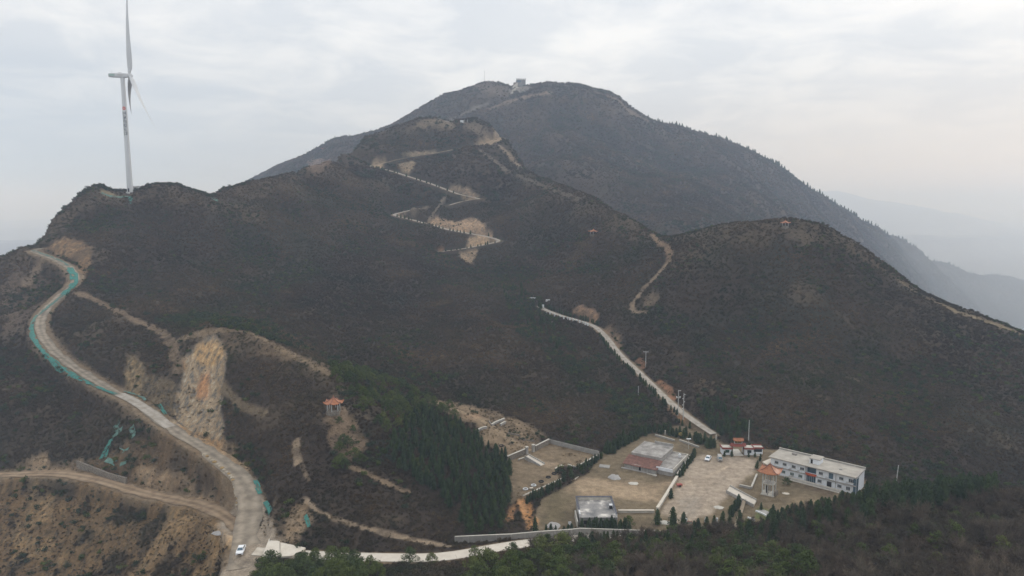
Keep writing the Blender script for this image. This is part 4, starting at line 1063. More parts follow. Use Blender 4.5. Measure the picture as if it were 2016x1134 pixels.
M_rocky = pmat('ochre_boulder', (0.42, 0.29, 0.13), (0.28, 0.19, 0.09), 1.3, 0.95, 4)
M_sand = pmat('grey_sand', (0.36, 0.345, 0.33), (0.28, 0.265, 0.25), 0.8, 0.95, 6)
M_tile_y = pmat('glazed_yellow', (0.55, 0.42, 0.14), (0.4, 0.3, 0.1), 1.5, 0.6)
M_grass = pmat('lawn', (0.10, 0.145, 0.04), (0.07, 0.10, 0.03), 1.5, 0.95)
M_red_cart = pmat('faded_red_paint', (0.42, 0.11, 0.085), (0.3, 0.08, 0.06), 1.5, 0.7)

M_panel = pmat('pale_green_panel', (0.34, 0.45, 0.40), (0.30, 0.40, 0.36), 0.5, 0.6)
# ---- wind turbine
def wind_turbine():
    base = at(257, 387, 525); base.z = ground(base.x, base.y) - 0.3
    zt = at(246.5, 153, 525).z
    H = zt - base.z
    t = tag(empty('wind_turbine', base), 'tall white three bladed wind turbine standing alone on the left ridge', 'wind turbine')
    mb = MB(); n, K = 40, 14
    for k in range(K):
        z0, z1 = H * k / K, H * (k + 1) / K
        r0, r1 = 2.1 - 0.65 * k / K, 2.1 - 0.65 * (k + 1) / K
        for i in range(n):
            a, b = 2 * math.pi * i / n, 2 * math.pi * (i + 1) / n
            mb.poly([(r0 * math.cos(a), r0 * math.sin(a), z0), (r0 * math.cos(b), r0 * math.sin(b), z0), (r1 * math.cos(b), r1 * math.sin(b), z1), (r1 * math.cos(a), r1 * math.sin(a), z1)])
    tower = mb.build('tower', M_turb, t, True)
    MB().box(-0.55, 0.55, -2.22, -2.0, 0.4, 3.0).build('door', M_dark, tower)
    MB().box(-1.0, 1.0, -4.2, -2.05, -1.0, 0.4).build('steps', M_pole, t)
    # emblem and six characters down the tower, wrapped on its face
    face = -1.34
    def wrap(me, zc, size, mat, name):
        rr = 2.1 - 0.65 * zc / H + 0.06
        for v in me.vertices:
            a = face + v.co.x / rr
            v.co = (rr * math.cos(a), rr * math.sin(a), zc + v.co.y)
        return link(name, me, mat, tower)
    mb = MB(); 
    for k in range(24):
        a, b = 2 * math.pi * k / 24, 2 * math.pi * (k + 1) / 24
        mb.poly([(1.25 * math.cos(a), 1.25 * math.sin(a), 0), (1.25 * math.cos(b), 1.25 * math.sin(b), 0), (0.45 * math.cos(b), 0.45 * math.sin(b), 0), (0.45 * math.cos(a), 0.45 * math.sin(a), 0)])
    e = mb.build('emblem', M_logo_red, tower); wrap_me = e.data
    zc = H * 0.735
    rr = 2.1 - 0.65 * zc / H + 0.06
    for v in wrap_me.vertices:
        a = face + v.co.x / rr; v.co = (rr * math.cos(a), rr * math.sin(a), zc + v.co.y)
    dg = None
    for k, ch in enumerate('国家电投集团'):
        cu = bpy.data.curves.new('lettering', 'FONT'); cu.body = ch; cu.size = 3.0; cu.align_x = 'CENTER'; cu.align_y = 'CENTER'; cu.resolution_u = 2
        cu.offset = 0.07
        tmp = bpy.data.objects.new('lettering_source', cu); COL.objects.link(tmp)
        bpy.context.view_layer.update()
        me = bpy.data.meshes.new_from_object(tmp.evaluated_get(bpy.context.evaluated_depsgraph_get()))
        bpy.data.objects.remove(tmp); bpy.data.curves.remove(cu)
        me.name = 'lettering'; me.materials.clear()
        wrap(me, H * 0.735 - 3.6 - 3.05 * k, 3.0, M_logo_blk, 'lettering')
    # nacelle: axis tipped and yawed, the hub to the right
    psi, tilt = R(35.4), R(4)
    AX = Vector((math.cos(psi) * math.cos(tilt), math.sin(psi) * math.cos(tilt), math.sin(tilt)))
    rot = Matrix.Translation((0, 0, H + 1.6)) @ Matrix((AX, Vector((0, 0, 1)).cross(AX).normalized(), AX.cross(Vector((0, 0, 1)).cross(AX)).normalized())).transposed().to_4x4()
    def part(mb, name, mat, smooth=False, parent=t, mtx=rot):
        o = mb.build(name, mat, parent, smooth); o.data.transform(mtx); return o
    mb = MB(); secs = [(-9.2, 1.2, 1.0, 0.1), (-8.8, 1.55, 1.35, 0), (-6, 1.75, 1.6, 0), (1.5, 1.75, 1.65, 0), (3.0, 1.6, 1.5, 0), (3.4, 1.3, 1.3, 0)]
    ring = []
    for x, w, h, zo in secs:
        ring.append([(x, w * math.copysign(abs(math.cos(a)) ** 0.5, math.cos(a)), zo + h * math.copysign(abs(math.sin(a)) ** 0.5, math.sin(a))) for a in np.linspace(0, 2 * math.pi, 16, endpoint=False)])
    for A_, B_ in zip(ring[:-1], ring[1:]):
        for i in range(16):
            j = (i + 1) % 16; mb.poly([A_[i], A_[j], B_[j], B_[i]])
    mb.poly(ring[0]); mb.poly(ring[-1])
    nac = part(mb, 'nacelle', M_turb)
    part(MB().box(-8.9, -5.4, -1.86, 1.86, -0.7, 0.75), 'side_panel', M_panel, parent=nac)
    part(MB().box(-3.5, 0.4, -1.83, 1.83, 0.0, 0.35), 'vent', M_roofc, parent=nac)
    part(MB().rod((-6.8, 0, 1.5), (-6.8, 0, 3.4), 0.08), 'wind_vane', M_turb, parent=nac)
    part(MB().box(-2.5, -0.5, -0.8, 0.8, 1.55, 2.05), 'roof_hatch', M_turb, parent=nac)
    mb = MB(); prof = [(3.4, 1.5), (4.2, 1.75), (5.4, 1.75), (6.2, 1.4), (6.8, 0.8), (7.0, 0.15)]; hr = []
    for x, r in prof: hr.append([(x, r * math.cos(a), r * math.sin(a)) for a in np.linspace(0, 2 * math.pi, 20, endpoint=False)])
    for A_, B_ in zip(hr[:-1], hr[1:]):
        for i in range(20):
            j = (i + 1) % 20; mb.poly([A_[i], A_[j], B_[j], B_[i]])
    mb.poly(hr[0]); mb.poly(hr[-1])
    part(mb, 'hub', M_turb, True)
    L = 65.0
    for k in range(3):
        mb = MB(); rr_ = []
        for f in (0, 0.02, 0.06, 0.12, 0.2, 0.3, 0.45, 0.6, 0.75, 0.88, 0.96, 1.0):
            z = 1.2 + f * L
            ch = 2.0 if f < 0.03 else (3.9 - 0.2 * abs(f - 0.2)) * (1 - f) ** 0.75 * (1 if f > 0.15 else 0.62 + 2.5 * f) + 0.25
            th = 2.0 if f < 0.03 else max(0.12, ch * (0.55 - 1.6 * f if f < 0.2 else 0.24 - 0.12 * f))
            tw = R(62) * (1 - f) ** 1.5 * (f > 0.03) + R(28)
            pre = 3.6 * f ** 2.2 + z * 0.03
            row = []
            for a in np.linspace(0, 2 * math.pi, 12, endpoint=False):
                cx, cy = th / 2 * math.sin(a), ch * (0.5 * math.cos(a) - (0.18 if f > 0.03 else 0))
                row.append((4.8 + pre + cx * math.cos(tw) - cy * math.sin(tw), cx * math.sin(tw) + cy * math.cos(tw), z))
            rr_.append(row)
        for A_, B_ in zip(rr_[:-1], rr_[1:]):
            for i in range(12):
                j = (i + 1) % 12; mb.poly([A_[i], A_[j], B_[j], B_[i]])
        mb.poly(rr_[0]); mb.poly(rr_[-1])
        o = mb.build('blade', M_turb, t, True)
        o.data.transform(rot @ Matrix.Rotation(R(11 + 120 * k), 4, 'X'))
    p = at(270, 385, 531); z = ground(p.x, p.y)
    c = tag(empty('transformer_cabinet', (p.x, p.y, z)), 'small pale transformer cabinet beside the foot of the wind turbine', 'cabinet')
    MB().box(-2.2, 2.2, -1.2, 1.2, -0.6, 2.3).build('housing', M_frame, c)
    MB().box(-2.4, 2.4, -1.4, 1.4, 2.3, 2.5).build('roof', M_greywall, c)
    MB().box(-1.6, 1.6, -1.24, -1.2, 0.2, 2.0).build('door', M_greywall, c)
wind_turbine()

# ---- local frames on the yard
def frame(name, p, ang, label, cat, group=None):
    return tag(empty(name, p, ang), label, cat, group)
def window(parent, x, z, w, h, y=0.0, pane=None, rows=1, cols=3, name='window'):
    """frame proud of the wall at local y, glass set back in it"""
    mb = MB(); f = 0.07
    mb.box(x - w / 2, x + w / 2, y - 0.07, y + 0.0, z, z + f).box(x - w / 2, x + w / 2, y - 0.07, y, z + h - f, z + h)
    for c in range(cols + 1):
        cx = x - w / 2 + c * (w - f) / cols
        mb.box(cx, cx + f, y - 0.068, y, z + f, z + h - f)
    o = mb.build(name, M_frame, parent)
    MB().box(x - w / 2 + 0.02, x + w / 2 - 0.02, y - 0.035, y - 0.005, z + 0.02, z + h - 0.02).build('pane', pane or M_glass, o)
    MB().box(x - w / 2 - 0.1, x + w / 2 + 0.1, y - 0.16, y - 0.002, z - 0.1, z - 0.005).build('sill', M_coping, o)
    return o
def door(parent, x, z, w, h, y=0.0, mat=None):
    o = MB().box(x - w / 2, x + w / 2, y - 0.05, y, z, z + h).build('door', mat or M_dark, parent)
    MB().box(x - w / 2 - 0.09, x - w / 2, y - 0.09, y, z, z + h).box(x + w / 2, x + w / 2 + 0.09, y - 0.09, y, z, z + h).box(x - w / 2 - 0.09, x + w / 2 + 0.09, y - 0.09, y, z + h, z + h + 0.09).build('door_frame', M_frame, o)
    return o

# ---- the white two-storey building
def office():
    p = flat(1516, 930, 0)
    t = frame('office_building', p, R(-41.5), 'long white two storey building with flat roof and red banner at right of yard', 'building')
    Lx, Dy_, H = 28.3, 9.4, 5.7
    bay0, bay1 = 0.435 * Lx, 0.55 * Lx
    w = MB().box(0, bay0, 0, Dy_, -0.3, H).box(bay1, Lx, 0, Dy_, -0.3, H).box(bay0, bay1, 1.1, Dy_, -0.3, H)
    w.box(bay0, bay1, 0.0, 1.1, 2.55, 3.2)
    w.build('wall', M_wall_white, t)
    MB().box(-0.5, Lx + 0.25, -0.75, Dy_ + 0.3, H, H + 0.28).build('roof', M_roofc, t)
    MB().box(-0.5, Lx + 0.25, Dy_ + 0.0, Dy_ + 0.3, H + 0.28, H + 0.75).box(Lx - 0.05, Lx + 0.25, -0.75, Dy_, H + 0.28, H + 0.45).build('parapet', M_greywall, t)
    MB().box(-0.52, Lx + 0.27, Dy_ - 0.05, Dy_ + 0.35, H + 0.75, H + 0.85).build('coping', M_coping, t)
    MB().box(-0.3, bay0, -0.55, -0.003, 2.72, 2.95).box(bay1, Lx + 0.1, -0.55, -0.003, 2.72, 2.95).build('floor_ledge', M_greywall, t)
    sh = MB().box(bay0 + 0.1, bay0 + 3.4, 2.6, 6.6, H + 0.28, H + 2.0).build('stair_hut', M_wall_white, t)
    MB().box(bay0 - 0.1, bay0 + 3.6, 2.4, 6.8, H + 2.0, H + 2.2).build('roof', M_roofc, sh)
    MB().box(bay0 + 0.5, bay0 + 1.15, 2.56, 2.6, H + 0.3, H + 1.75).build('door', M_dark, sh)
    for f in (0.075, 0.175, 0.285, 0.385, 0.605, 0.835): window(t, f * Lx, 3.75, 1.35, 1.0)
    window(t, 0.945 * Lx, 3.65, 1.7, 1.2)
    for f in (0.165, 0.27, 0.37): window(t, f * Lx, 0.95, 1.35, 1.05, pane=M_gglass)
    for f in (0.595, 0.82): window(t, f * Lx, 0.95, 1.35, 1.05)
    window(t, 0.915 * Lx, 0.8, 1.3, 1.2)
    door(t, 0.72 * Lx, 3.25, 1.35, 1.95, mat=M_bglass); door(t, 0.705 * Lx, 0.05, 1.45, 2.1)
    MB().box(bay0 + 0.1, bay1 - 0.1, 1.03, 1.09, 3.25, 5.4).build('balcony_glazing', M_bglass, t)
    MB().box(bay0 + 0.05, bay1 - 0.05, 1.03, 1.09, 0.0, 2.45).build('entrance_glazing', M_bglass, t)
    for k in range(5):
        x = bay0 + 0.35 + k * (bay1 - bay0 - 0.7) / 4
        MB().box(x - 0.04, x + 0.04, 0.95, 1.02, 0, 2.45).build('mullion', M_frame, t)
    bn = MB().box(bay0 - 0.25, bay1 + 0.25, -0.08, -0.02, 2.5, 3.35).build('banner', M_bannerred, t)
    mb = MB()
    for k in range(8):
        x = bay0 + 0.15 + k * 0.36
        mb.box(x, x + 0.2, -0.10, -0.085, 2.82, 2.86).box(x, x + 0.2, -0.10, -0.085, 3.0, 3.04).box(x + 0.08, x + 0.12, -0.10, -0.085, 2.7, 3.15)
    mb.build('lettering', M_gold, bn)['kind'] = 'stuff'
    MB().box(Lx - 0.9, Lx - 0.06, -0.12, -0.004, 0.2, 5.2).box(Lx + 0.004, Lx + 0.1, 0.1, 2.2, 0.2, 5.2).build('stair_glazing', M_bglass, t)
    MB().box(0.24 * Lx, 0.28 * Lx, -1.0, -0.2, 0, 0.8).build('bench', M_greywall, t)
    for k in range(3):
        MB().box(0.2 * Lx + k * 1.1, 0.865 * Lx, -1.5 - 0.55 * k, -0.9 - 0.55 * k if k else -0.7, -0.2, 0.62 - 0.2 * k).build('step', M_coping if k != 1 else M_greywall, t)
    MB().box(-0.3, 0.87 * Lx, -0.7, -0.003, -0.2, 0.15).build('walkway', M_greywall, t)
    for f in (0.23, 0.33, 0.66, 0.89): MB().box(f * Lx, f * Lx + 0.7, -0.38, -0.03, 3.2, 3.7).build('air_conditioner', M_frame, t)
    for f in (0.425, 0.775): MB().rod((f * Lx, -0.1, 0), (f * Lx, -0.1, H), 0.07, k=6).build('drainpipe', M_greywall, t)
    MB().box(5, 6.6, 6.5, 7.6, H + 0.28, H + 0.9).build('roof_tank', M_roofold, t); MB().box(22, 23, 3.0, 3.6, H + 0.28, H + 0.62).build('roof_vent', M_greywall, t)
    # the cream porch roof at the near end
    MB().prism([(-3.0, 0.2), (-0.6, -1.2), (-0.55, 2.5), (-0.8, 6.0), (-2.2, 5.2)], 2.9, 3.1).build('porch_roof', M_slab, t)
    for x, y in ((-2.6, 0.6), (-0.9, -0.8), (-2.0, 4.8)):
        MB().rod((x, y, -0.2), (x, y, 2.9), 0.14).build('porch_column', M_column, t)
office()

# ---- the old grey house
def old_house():
    p = flat(1229.4, 920.5, 0)
    t = frame('old_house', p, R(-31.5), 'old grey house with sagging brown tiled front roof and stained flat roof behind', 'house')
    Lx = 12.0
    MB().box(0, Lx, 0, 5.0, -0.3, 1.95).build('wall', M_greywall, t)
    door(t, 0.49 * Lx, 0, 0.9, 1.7); 
    for x in (0.72 * Lx, 0.25 * Lx): MB().box(x - 0.05, x + 0.05, -0.06, 0, 0, 1.9).build('pilaster', M_column, t)
    mb = MB(); nx = 24
    for i in range(nx):
        x0, x1 = -0.5 + (Lx + 1.0) * i / nx, -0.5 + (Lx + 1.0) * (i + 1) / nx
        s0 = 0.06 * math.sin(i * 0.5) - 0.10 * math.sin(math.pi * i / nx); s1 = 0.06 * math.sin((i + 1) * 0.5) - 0.10 * math.sin(math.pi * (i + 1) / nx)
        mb.poly([(x0, -0.7, 1.85 + s0), (x1 - 0.05, -0.7, 1.85 + s1), (x1 - 0.05, 5.3, 3.35 + s1), (x0, 5.3, 3.35 + s0)])
        mb.poly([(x0, -0.7, 1.72 + s0), (x1, -0.7, 1.72 + s1), (x1, 5.3, 3.2 + s1), (x0, 5.3, 3.2 + s0)])
        mb.poly([(x1 - 0.05, -0.7, 1.85 + s1), (x1, -0.7, 1.93 + s1), (x1, 5.3, 3.43 + s1), (x1 - 0.05, 5.3, 3.35 + s1)])
        mb.poly([(x0, -0.7, 1.72 + s0), (x1, -0.7, 1.72 + s1), (x1, -0.7, 1.85 + s1), (x0, -0.7, 1.85 + s0)])
    mb.build('tiled_roof', M_redtile, t)
    b = MB().box(0.6, 11.6, 5.3, 19.0, -0.3, 4.0).build('rear_block', M_greywall, t)
    MB().box(0.3, 11.9, 5.34, 19.3, 4.0, 4.2).build('flat_roof', M_roofold, b)
    MB().box(11.62, 11.68, 6.2, 7.0, 0.8, 2.6).build('window', M_glass, b); MB().box(11.62, 11.68, 8.4, 9.4, 0.4, 2.4).build('window', M_glass, b)
    MB().box(4.5, 11.7, 19.0, 19.3, 4.2, 5.0).box(4.4, 11.8, 18.95, 19.35, 5.0, 5.1).build('parapet', M_greywall, b)
    MB().box(-0.9, 0.2, 12.6, 12.9, 2.9, 3.1).box(-0.9, 0.2, 14.2, 14.5, 2.9, 3.1).build('bracket', M_column, b)
    # low wing on the right
    a = MB().box(11.72, 17.6, 1.0, 18.0, -0.3, 2.15).build('wing', M_greywall, t)
    MB().box(11.7, 17.7, 0.9, 18.1, 2.15, 2.32).build('flat_roof', M_roofold, a)
    MB().box(11.7, 17.7, 0.65, 0.9, 1.5, 2.62).build('front_parapet', M_wall_white, a)
    MB().box(17.55, 17.85, 0.9, 18.3, 1.4, 2.8).build('side_parapet', M_coping, a)
    MB().box(11.8, 17.6, 18.0, 18.3, 1.8, 2.7).build('rear_parapet', M_coping, a)
    MB().rod((15.7, 14.6, 2.32), (15.7, 14.6, 3.4), 0.5, k=12).rod((15.7, 14.6, 3.4), (15.7, 14.6, 3.75), 0.5, 0.2, k=12).build('water_tank', M_white, a)
    MB().box(9.0, 12.0, -1.4, -0.7, -0.2, 0.14).box(11.4, 12.6, -1.9, -0.9, -0.2, 0.28).build('doorstep', M_coping, t)
    MB().box(-0.9, 9, -1.0, -0.003, -0.2, 0.12).build('plinth', M_greywall, t)
    q = flat(1313, 885.5, 0)
    k = frame('gate_pillar', q, R(-31), 'white squat pillar standing behind the flat roofed wing', 'pillar')
    MB().box(-0.35, 0.35, -0.35, 0.35, -0.2, 1.7).build('shaft', M_white, k); MB().box(-0.5, 0.5, -0.5, 0.5, 1.7, 1.9).build('cap', M_coping, k)
old_house()

# ---- the roofless-looking walled structure in front
def walled_hut():
    p = flat(1141, 1036, 0)
    t = frame('flat_roofed_hut', p, R(0), 'unfinished grey flat roofed hut with raised parapets behind a hedge', 'hut')
    Lx, D, H = 11.2, 12.3, 2.6
    MB().box(0, Lx, 0, D, -0.3, H).build('wall', M_blockw, t)
    MB().box(-0.1, Lx + 0.1, -0.1, D + 0.1, H, H + 0.18).build('roof', pmat('puddled_roof', (0.66, 0.62, 0.56), (0.15, 0.15, 0.15), 0.30, 0.6, 7, c3=(0.33, 0.31, 0.29)), t)
    MB().box(0, 0.35, 0.5, D - 0.38, H + 0.18, H + 0.95).build('side_parapet', M_white, t)
    MB().box(Lx - 0.35, Lx, 0.5, D - 0.38, H + 0.18, H + 0.95).build('side_parapet', M_white, t)
    MB().box(-0.05, Lx + 0.05, D - 0.35, D, H + 0.18, H + 1.1).build('rear_parapet', M_coping, t)
    dk = pmat('dark_felt', (0.13, 0.13, 0.15), (0.09, 0.09, 0.10), 1)
    MB().box(-0.15, Lx + 0.15, D - 0.4, D + 0.35, H + 1.1, H + 1.25).box(-0.15, 0.45, 3.5, D - 0.42, H + 0.95, H + 1.1).box(Lx - 0.45, Lx + 0.15, 0.6, D - 0.42, H + 0.95, H + 1.1).build('coping', dk, t)
    o = MB().box(Lx - 1.5, Lx - 0.7, 5.6, 6.6, H + 0.18, H + 1.25).build('roof_hatch', M_dark, t)
    MB().box(Lx - 1.6, Lx - 0.6, 5.5, 6.7, H + 1.25, H + 1.4).build('lid', M_white, o)
    MB().box(-0.9, -0.55, -1.0, 6.5, -0.2, 2.0).build('lean_wall', M_coping, t)
    for x in (1.2, 3.6, 6.0, 8.4): MB().box(x, x + 1.1, -0.05, -0.004, 0.7, 1.8).build('window', M_dark, t)
walled_hut()

# ---- the entrance gate
def gatehouse():
    p = flat(1423, 895.5, 0)
    t = frame('entrance_gate', p, R(-2.0), 'entrance gate with stacked red roofs between two small white gatehouses', 'gate')
    for x0, x1, nm in ((0.0, 3.3, 'gatehouse'), (8.3, 11.6, 'gatehouse')):
        g = MB().box(x0, x1, 0, 3.6, -0.2, 2.5).build(nm, M_wall_white, t)
        MB().box(x0 - 0.15, x1 + 0.15, -0.25, 3.8, 2.5, 2.62).build('roof', M_coping, g)
        MB().box(x0 - 0.22, x1 + 0.22, -0.40, -0.25, 2.35, 3.0).box(x0 - 0.35, x0 - 0.15, -0.25, 3.8, 2.35, 3.0).box(x1 + 0.15, x1 + 0.35, -0.25, 3.8, 2.35, 3.0).build('red_fascia', M_redtrim, g)
        xm = (x0 + x1) / 2
        MB().box(xm - 0.75, xm + 0.75, -0.06, -0.004, 0.9, 2.0).build('window', M_gglass if x0 == 0 else M_glass, g)
    for x in (3.75, 7.9):
        MB().box(x - 0.22, x + 0.22, 0.6, 1.04, -0.2, 3.4).build('pillar', M_stone, t)
    def tiled(name, x0, x1, y0, y1, z, h, parent):
        ym = (y0 + y1) / 2; mb = MB(); n = 14
        for i in range(n):
            a, b = x0 + (x1 - x0) * i / n, x0 + (x1 - x0) * (i + 1) / n
            la = 0.22 * abs(2 * i / n - 1) ** 3; lb = 0.22 * abs(2 * (i + 1) / n - 1) ** 3
            for ya in (y0, y1):
                mb.poly([(a, ya, z + la), (b, ya, z + lb), (b, ym, z + h + lb), (a, ym, z + h + la)])
            mb.poly([(a, y0, z + la), (b, y0, z + lb), (b, y0, z - 0.18 + lb), (a, y0, z - 0.18 + la)])
            mb.poly([(a, y0, z - 0.18 + la), (b, y0, z - 0.18 + lb), (b, y1, z - 0.18 + lb), (a, y1, z - 0.18 + la)])
        mb.box(x0, x1, ym - 0.1, ym + 0.1, z + h - 0.02, z + h + 0.16)
        return mb.build(name, [M_redtrim] if 'lower' in name else [M_orange], parent)
    MB().box(3.5, 8.15, 0.65, 1.0, 3.0, 3.45).build('lintel', M_frame, t)
    tiled('lower_roof', 3.0, 8.65, -0.3, 1.95, 3.55, 0.75, t)
    s = MB().box(4.35, 7.3, 0.62, 1.02, 4.3, 5.5).build('sign_frame', M_frame, t)
    sp = MB().box(4.55, 7.1, 0.55, 0.618, 4.45, 5.35).build('sign_panel', M_dark, s)
    mb = MB()
    for k in range(4):
        x = 4.75 + k * 0.58
        mb.box(x, x + 0.42, 0.52, 0.545, 5.0, 5.06).box(x, x + 0.42, 0.52, 0.545, 4.75, 4.81).box(x + 0.18, x + 0.24, 0.52, 0.545, 4.6, 5.2).box(x + 0.02, x + 0.08, 0.52, 0.545, 4.6, 4.95)
    mb.build('lettering', M_gold, s)['kind'] = 'stuff'
    tiled('upper_roof', 3.9, 7.75, -0.2, 1.85, 5.6, 0.7, t)
    MB().box(3.98, 7.68, -0.8, 6.5, -0.2, 0.06).build('paved_threshold', M_coping, t)
    w = MB().box(11.6, 15.4, 1.2, 4.2, -0.2, 2.3).build('side_wing', M_wall_white, t)
    MB().box(11.62, 15.7, 0.9, 4.4, 2.3, 2.45).build('roof', M_coping, w)
    MB().box(11.62, 15.75, 0.75, 0.9, 2.2, 2.85).build('red_fascia', M_redtrim, w); MB().box(11.7, 15.75, 4.2, 4.4, 2.45, 2.85).build('red_fascia', M_redtrim, w)
    MB().box(12.0, 15.1, 1.14, 1.196, 0.9, 2.0).build('window', M_glass, w)
    MB().box(12.2, 14.0, -0.6, 1.1, -0.15, 0.12).build('step', M_coping, w)
gatehouse()

# ---- pavilions
def hip_roof(n, rad, h, lift, rot0, z, K=6):
    mb = MB()
    for s in range(n):
        a0, a1 = rot0 + 2 * math.pi * s / n, rot0 + 2 * math.pi * (s + 1) / n
        def P(r, q, dz=0.0):
            x = r * rad * (math.cos(a0) * (1 - q) + math.cos(a1) * q); y = r * rad * (math.sin(a0) * (1 - q) + math.sin(a1) * q)
            return (x, y, z + h * (1 - r) ** 1.35 * (0.55 + 0.45 * (1 - r)) / 1.0 + lift * r ** 4 * abs(2 * q - 1) ** 2.5 + dz)
        for i in range(K):
            for j in range(6):
                r0, r1, q0, q1 = i / K, (i + 1) / K, j / 6, (j + 1) / 6
                mb.poly([P(r0, q0), P(r1, q0), P(r1, q1), P(r0, q1)])
        for j in range(6):
            q0, q1 = j / 6, (j + 1) / 6
            mb.poly([P(1, q0), P(1, q1), P(1, q1, -0.22), P(1, q0, -0.22)])
            mb.poly([P(1, q0, -0.22), P(1, q1, -0.22), (0, 0, z + 0.1)])
    return mb, [[(r * rad * math.cos(rot0 + 2 * math.pi * s / n), r * rad * math.sin(rot0 + 2 * math.pi * s / n), z + h * (1 - r) ** 1.35 * (0.55 + 0.45 * (1 - r)) + lift * r ** 4) for r in np.linspace(0.02, 1.0, 7)] for s in range(n)]
def pavilion(p, n, rad, colr, hc, hr, label, rot0=0.3, roofm=None, base_h=0.35, detail=True):
    M_col = M_column if detail else M_greywall
    t = tag(empty('pavilion', (p.x, p.y, p.z)), label, 'pavilion')
    MB().prism([(colr * 1.22 * math.cos(rot0 + 2 * math.pi * s / n), colr * 1.22 * math.sin(rot0 + 2 * math.pi * s / n)) for s in range(n)], -1.2, base_h).build('base', M_stone, t)
    for s in range(n):
        a = rot0 + 2 * math.pi * s / n
        MB().rod((colr * math.cos(a), colr * math.sin(a), base_h), (colr * math.cos(a), colr * math.sin(a), base_h + hc), 0.17 * rad / 3.4, k=10).build('column', M_col, t, True)
    mb = MB()
    for s in range(n):
        a, b = rot0 + 2 * math.pi * s / n, rot0 + 2 * math.pi * (s + 1) / n
        mb.rod((colr * math.cos(a), colr * math.sin(a), base_h + hc - 0.15), (colr * math.cos(b), colr * math.sin(b), base_h + hc - 0.15), 0.16, k=4)
    mb.build('beam', M_redtrim, t)
    mb, ribs = hip_roof(n, rad, hr, rad * 0.16, rot0, base_h + hc)
    rf = mb.build('roof', roofm or M_orange, t)
    for rb in ribs if detail else []:
        mb = MB()
        for a, b in zip(rb[:-1], rb[1:]): mb.rod((a[0], a[1], a[2] + 0.05), (b[0], b[1], b[2] + 0.05), 0.11, k=5)
        mb.build('ridge', M_redtile, rf)
    MB().rod((0, 0, base_h + hc + hr - 0.2), (0, 0, base_h + hc + hr + 0.7), 0.16, 0.04, k=8).build('finial', roofm or M_orange, rf)
    return t
p = on(657, 808); pavilion(p, 6, 3.7, 2.15, 2.9, 2.0, 'orange roofed six column pavilion on the spur above the cypress grove', 0.45, base_h=0.2)
p = on(1546, 446); p.z -= 0.5; pavilion(p, 6, 3.6, 2.0, 2.0, 1.6, 'orange roofed pavilion on the top of the right hand hill', 0.2, base_h=0.9, detail=False)
p = on(1168, 463); p.z += 0.3; pavilion(p, 6, 4.6, 2.6, 2.4, 2.0, 'pale orange roofed pavilion on the brown slope left of the winding trail', 0.5, detail=False)
p = at(641, 314, 1588); p.z = max(p.z - 3.5, ground(p.x, p.y)); pavilion(p, 6, 8.8, 5.2, 4.0, 4.0, 'small red roofed pavilion on the far ridge left of the upper road', 0.2, roofm=M_bannerred, detail=False)

def tower_pavilion():
    p = flat(1513.5, 972, 0)
    t = frame('pavilion_tower', p, R(-35), 'tall two tier open frame tower with orange hipped roof before the white building', 'pavilion tower')
    h, hw = 7.9, 1.65
    MB().box(-2.1, 2.1, -2.1, 2.1, -0.3, 0.25).build('base', M_coping, t)
    for x in (-hw, 0, hw):
        for y in (-hw, hw):
            MB().box(x - 0.17, x + 0.17, y - 0.17, y + 0.17, 0.25, h).build('column', M_column if x else M_greywall, t)
    for z in (3.7, h - 0.3):
        MB().box(-hw - 0.25, hw + 0.25, -hw - 0.2, -hw + 0.2, z, z + 0.28).box(-hw - 0.25, hw + 0.25, hw - 0.2, hw + 0.2, z, z + 0.28).box(-hw - 0.2, -hw + 0.2, -hw + 0.21, hw - 0.21, z, z + 0.28).box(hw - 0.2, hw + 0.2, -hw + 0.21, hw - 0.21, z, z + 0.28).build('beam', M_coping, t)
    MB().box(-hw + 0.2, hw - 0.2, -hw + 0.2, hw - 0.2, 3.75, 3.93).build('floor', M_greywall, t)
    MB().box(1.9, 2.6, -1.2, 1.2, -0.2, 1.5).build('stair_wall', M_stone, t)
    MB().box(-0.9, -0.1, -0.3, 0.0, 0.25, 2.75).build('stair', M_dark, t)
    mb, ribs = hip_roof(4, 4.7, 2.5, 0.6, R(45), h)
    rf = mb.build('roof', M_orange, t)
    for rb in ribs:
        mb = MB()
        for a, b in zip(rb[:-1], rb[1:]): mb.rod((a[0], a[1], a[2] + 0.05), (b[0], b[1], b[2] + 0.05), 0.12, k=5)
        mb.build('ridge', M_redtile, rf)
    MB().rod((0, 0, h + 2.4), (0, 0, h + 3.1), 0.15, 0.03).build('finial', M_orange, rf)
tower_pavilion()

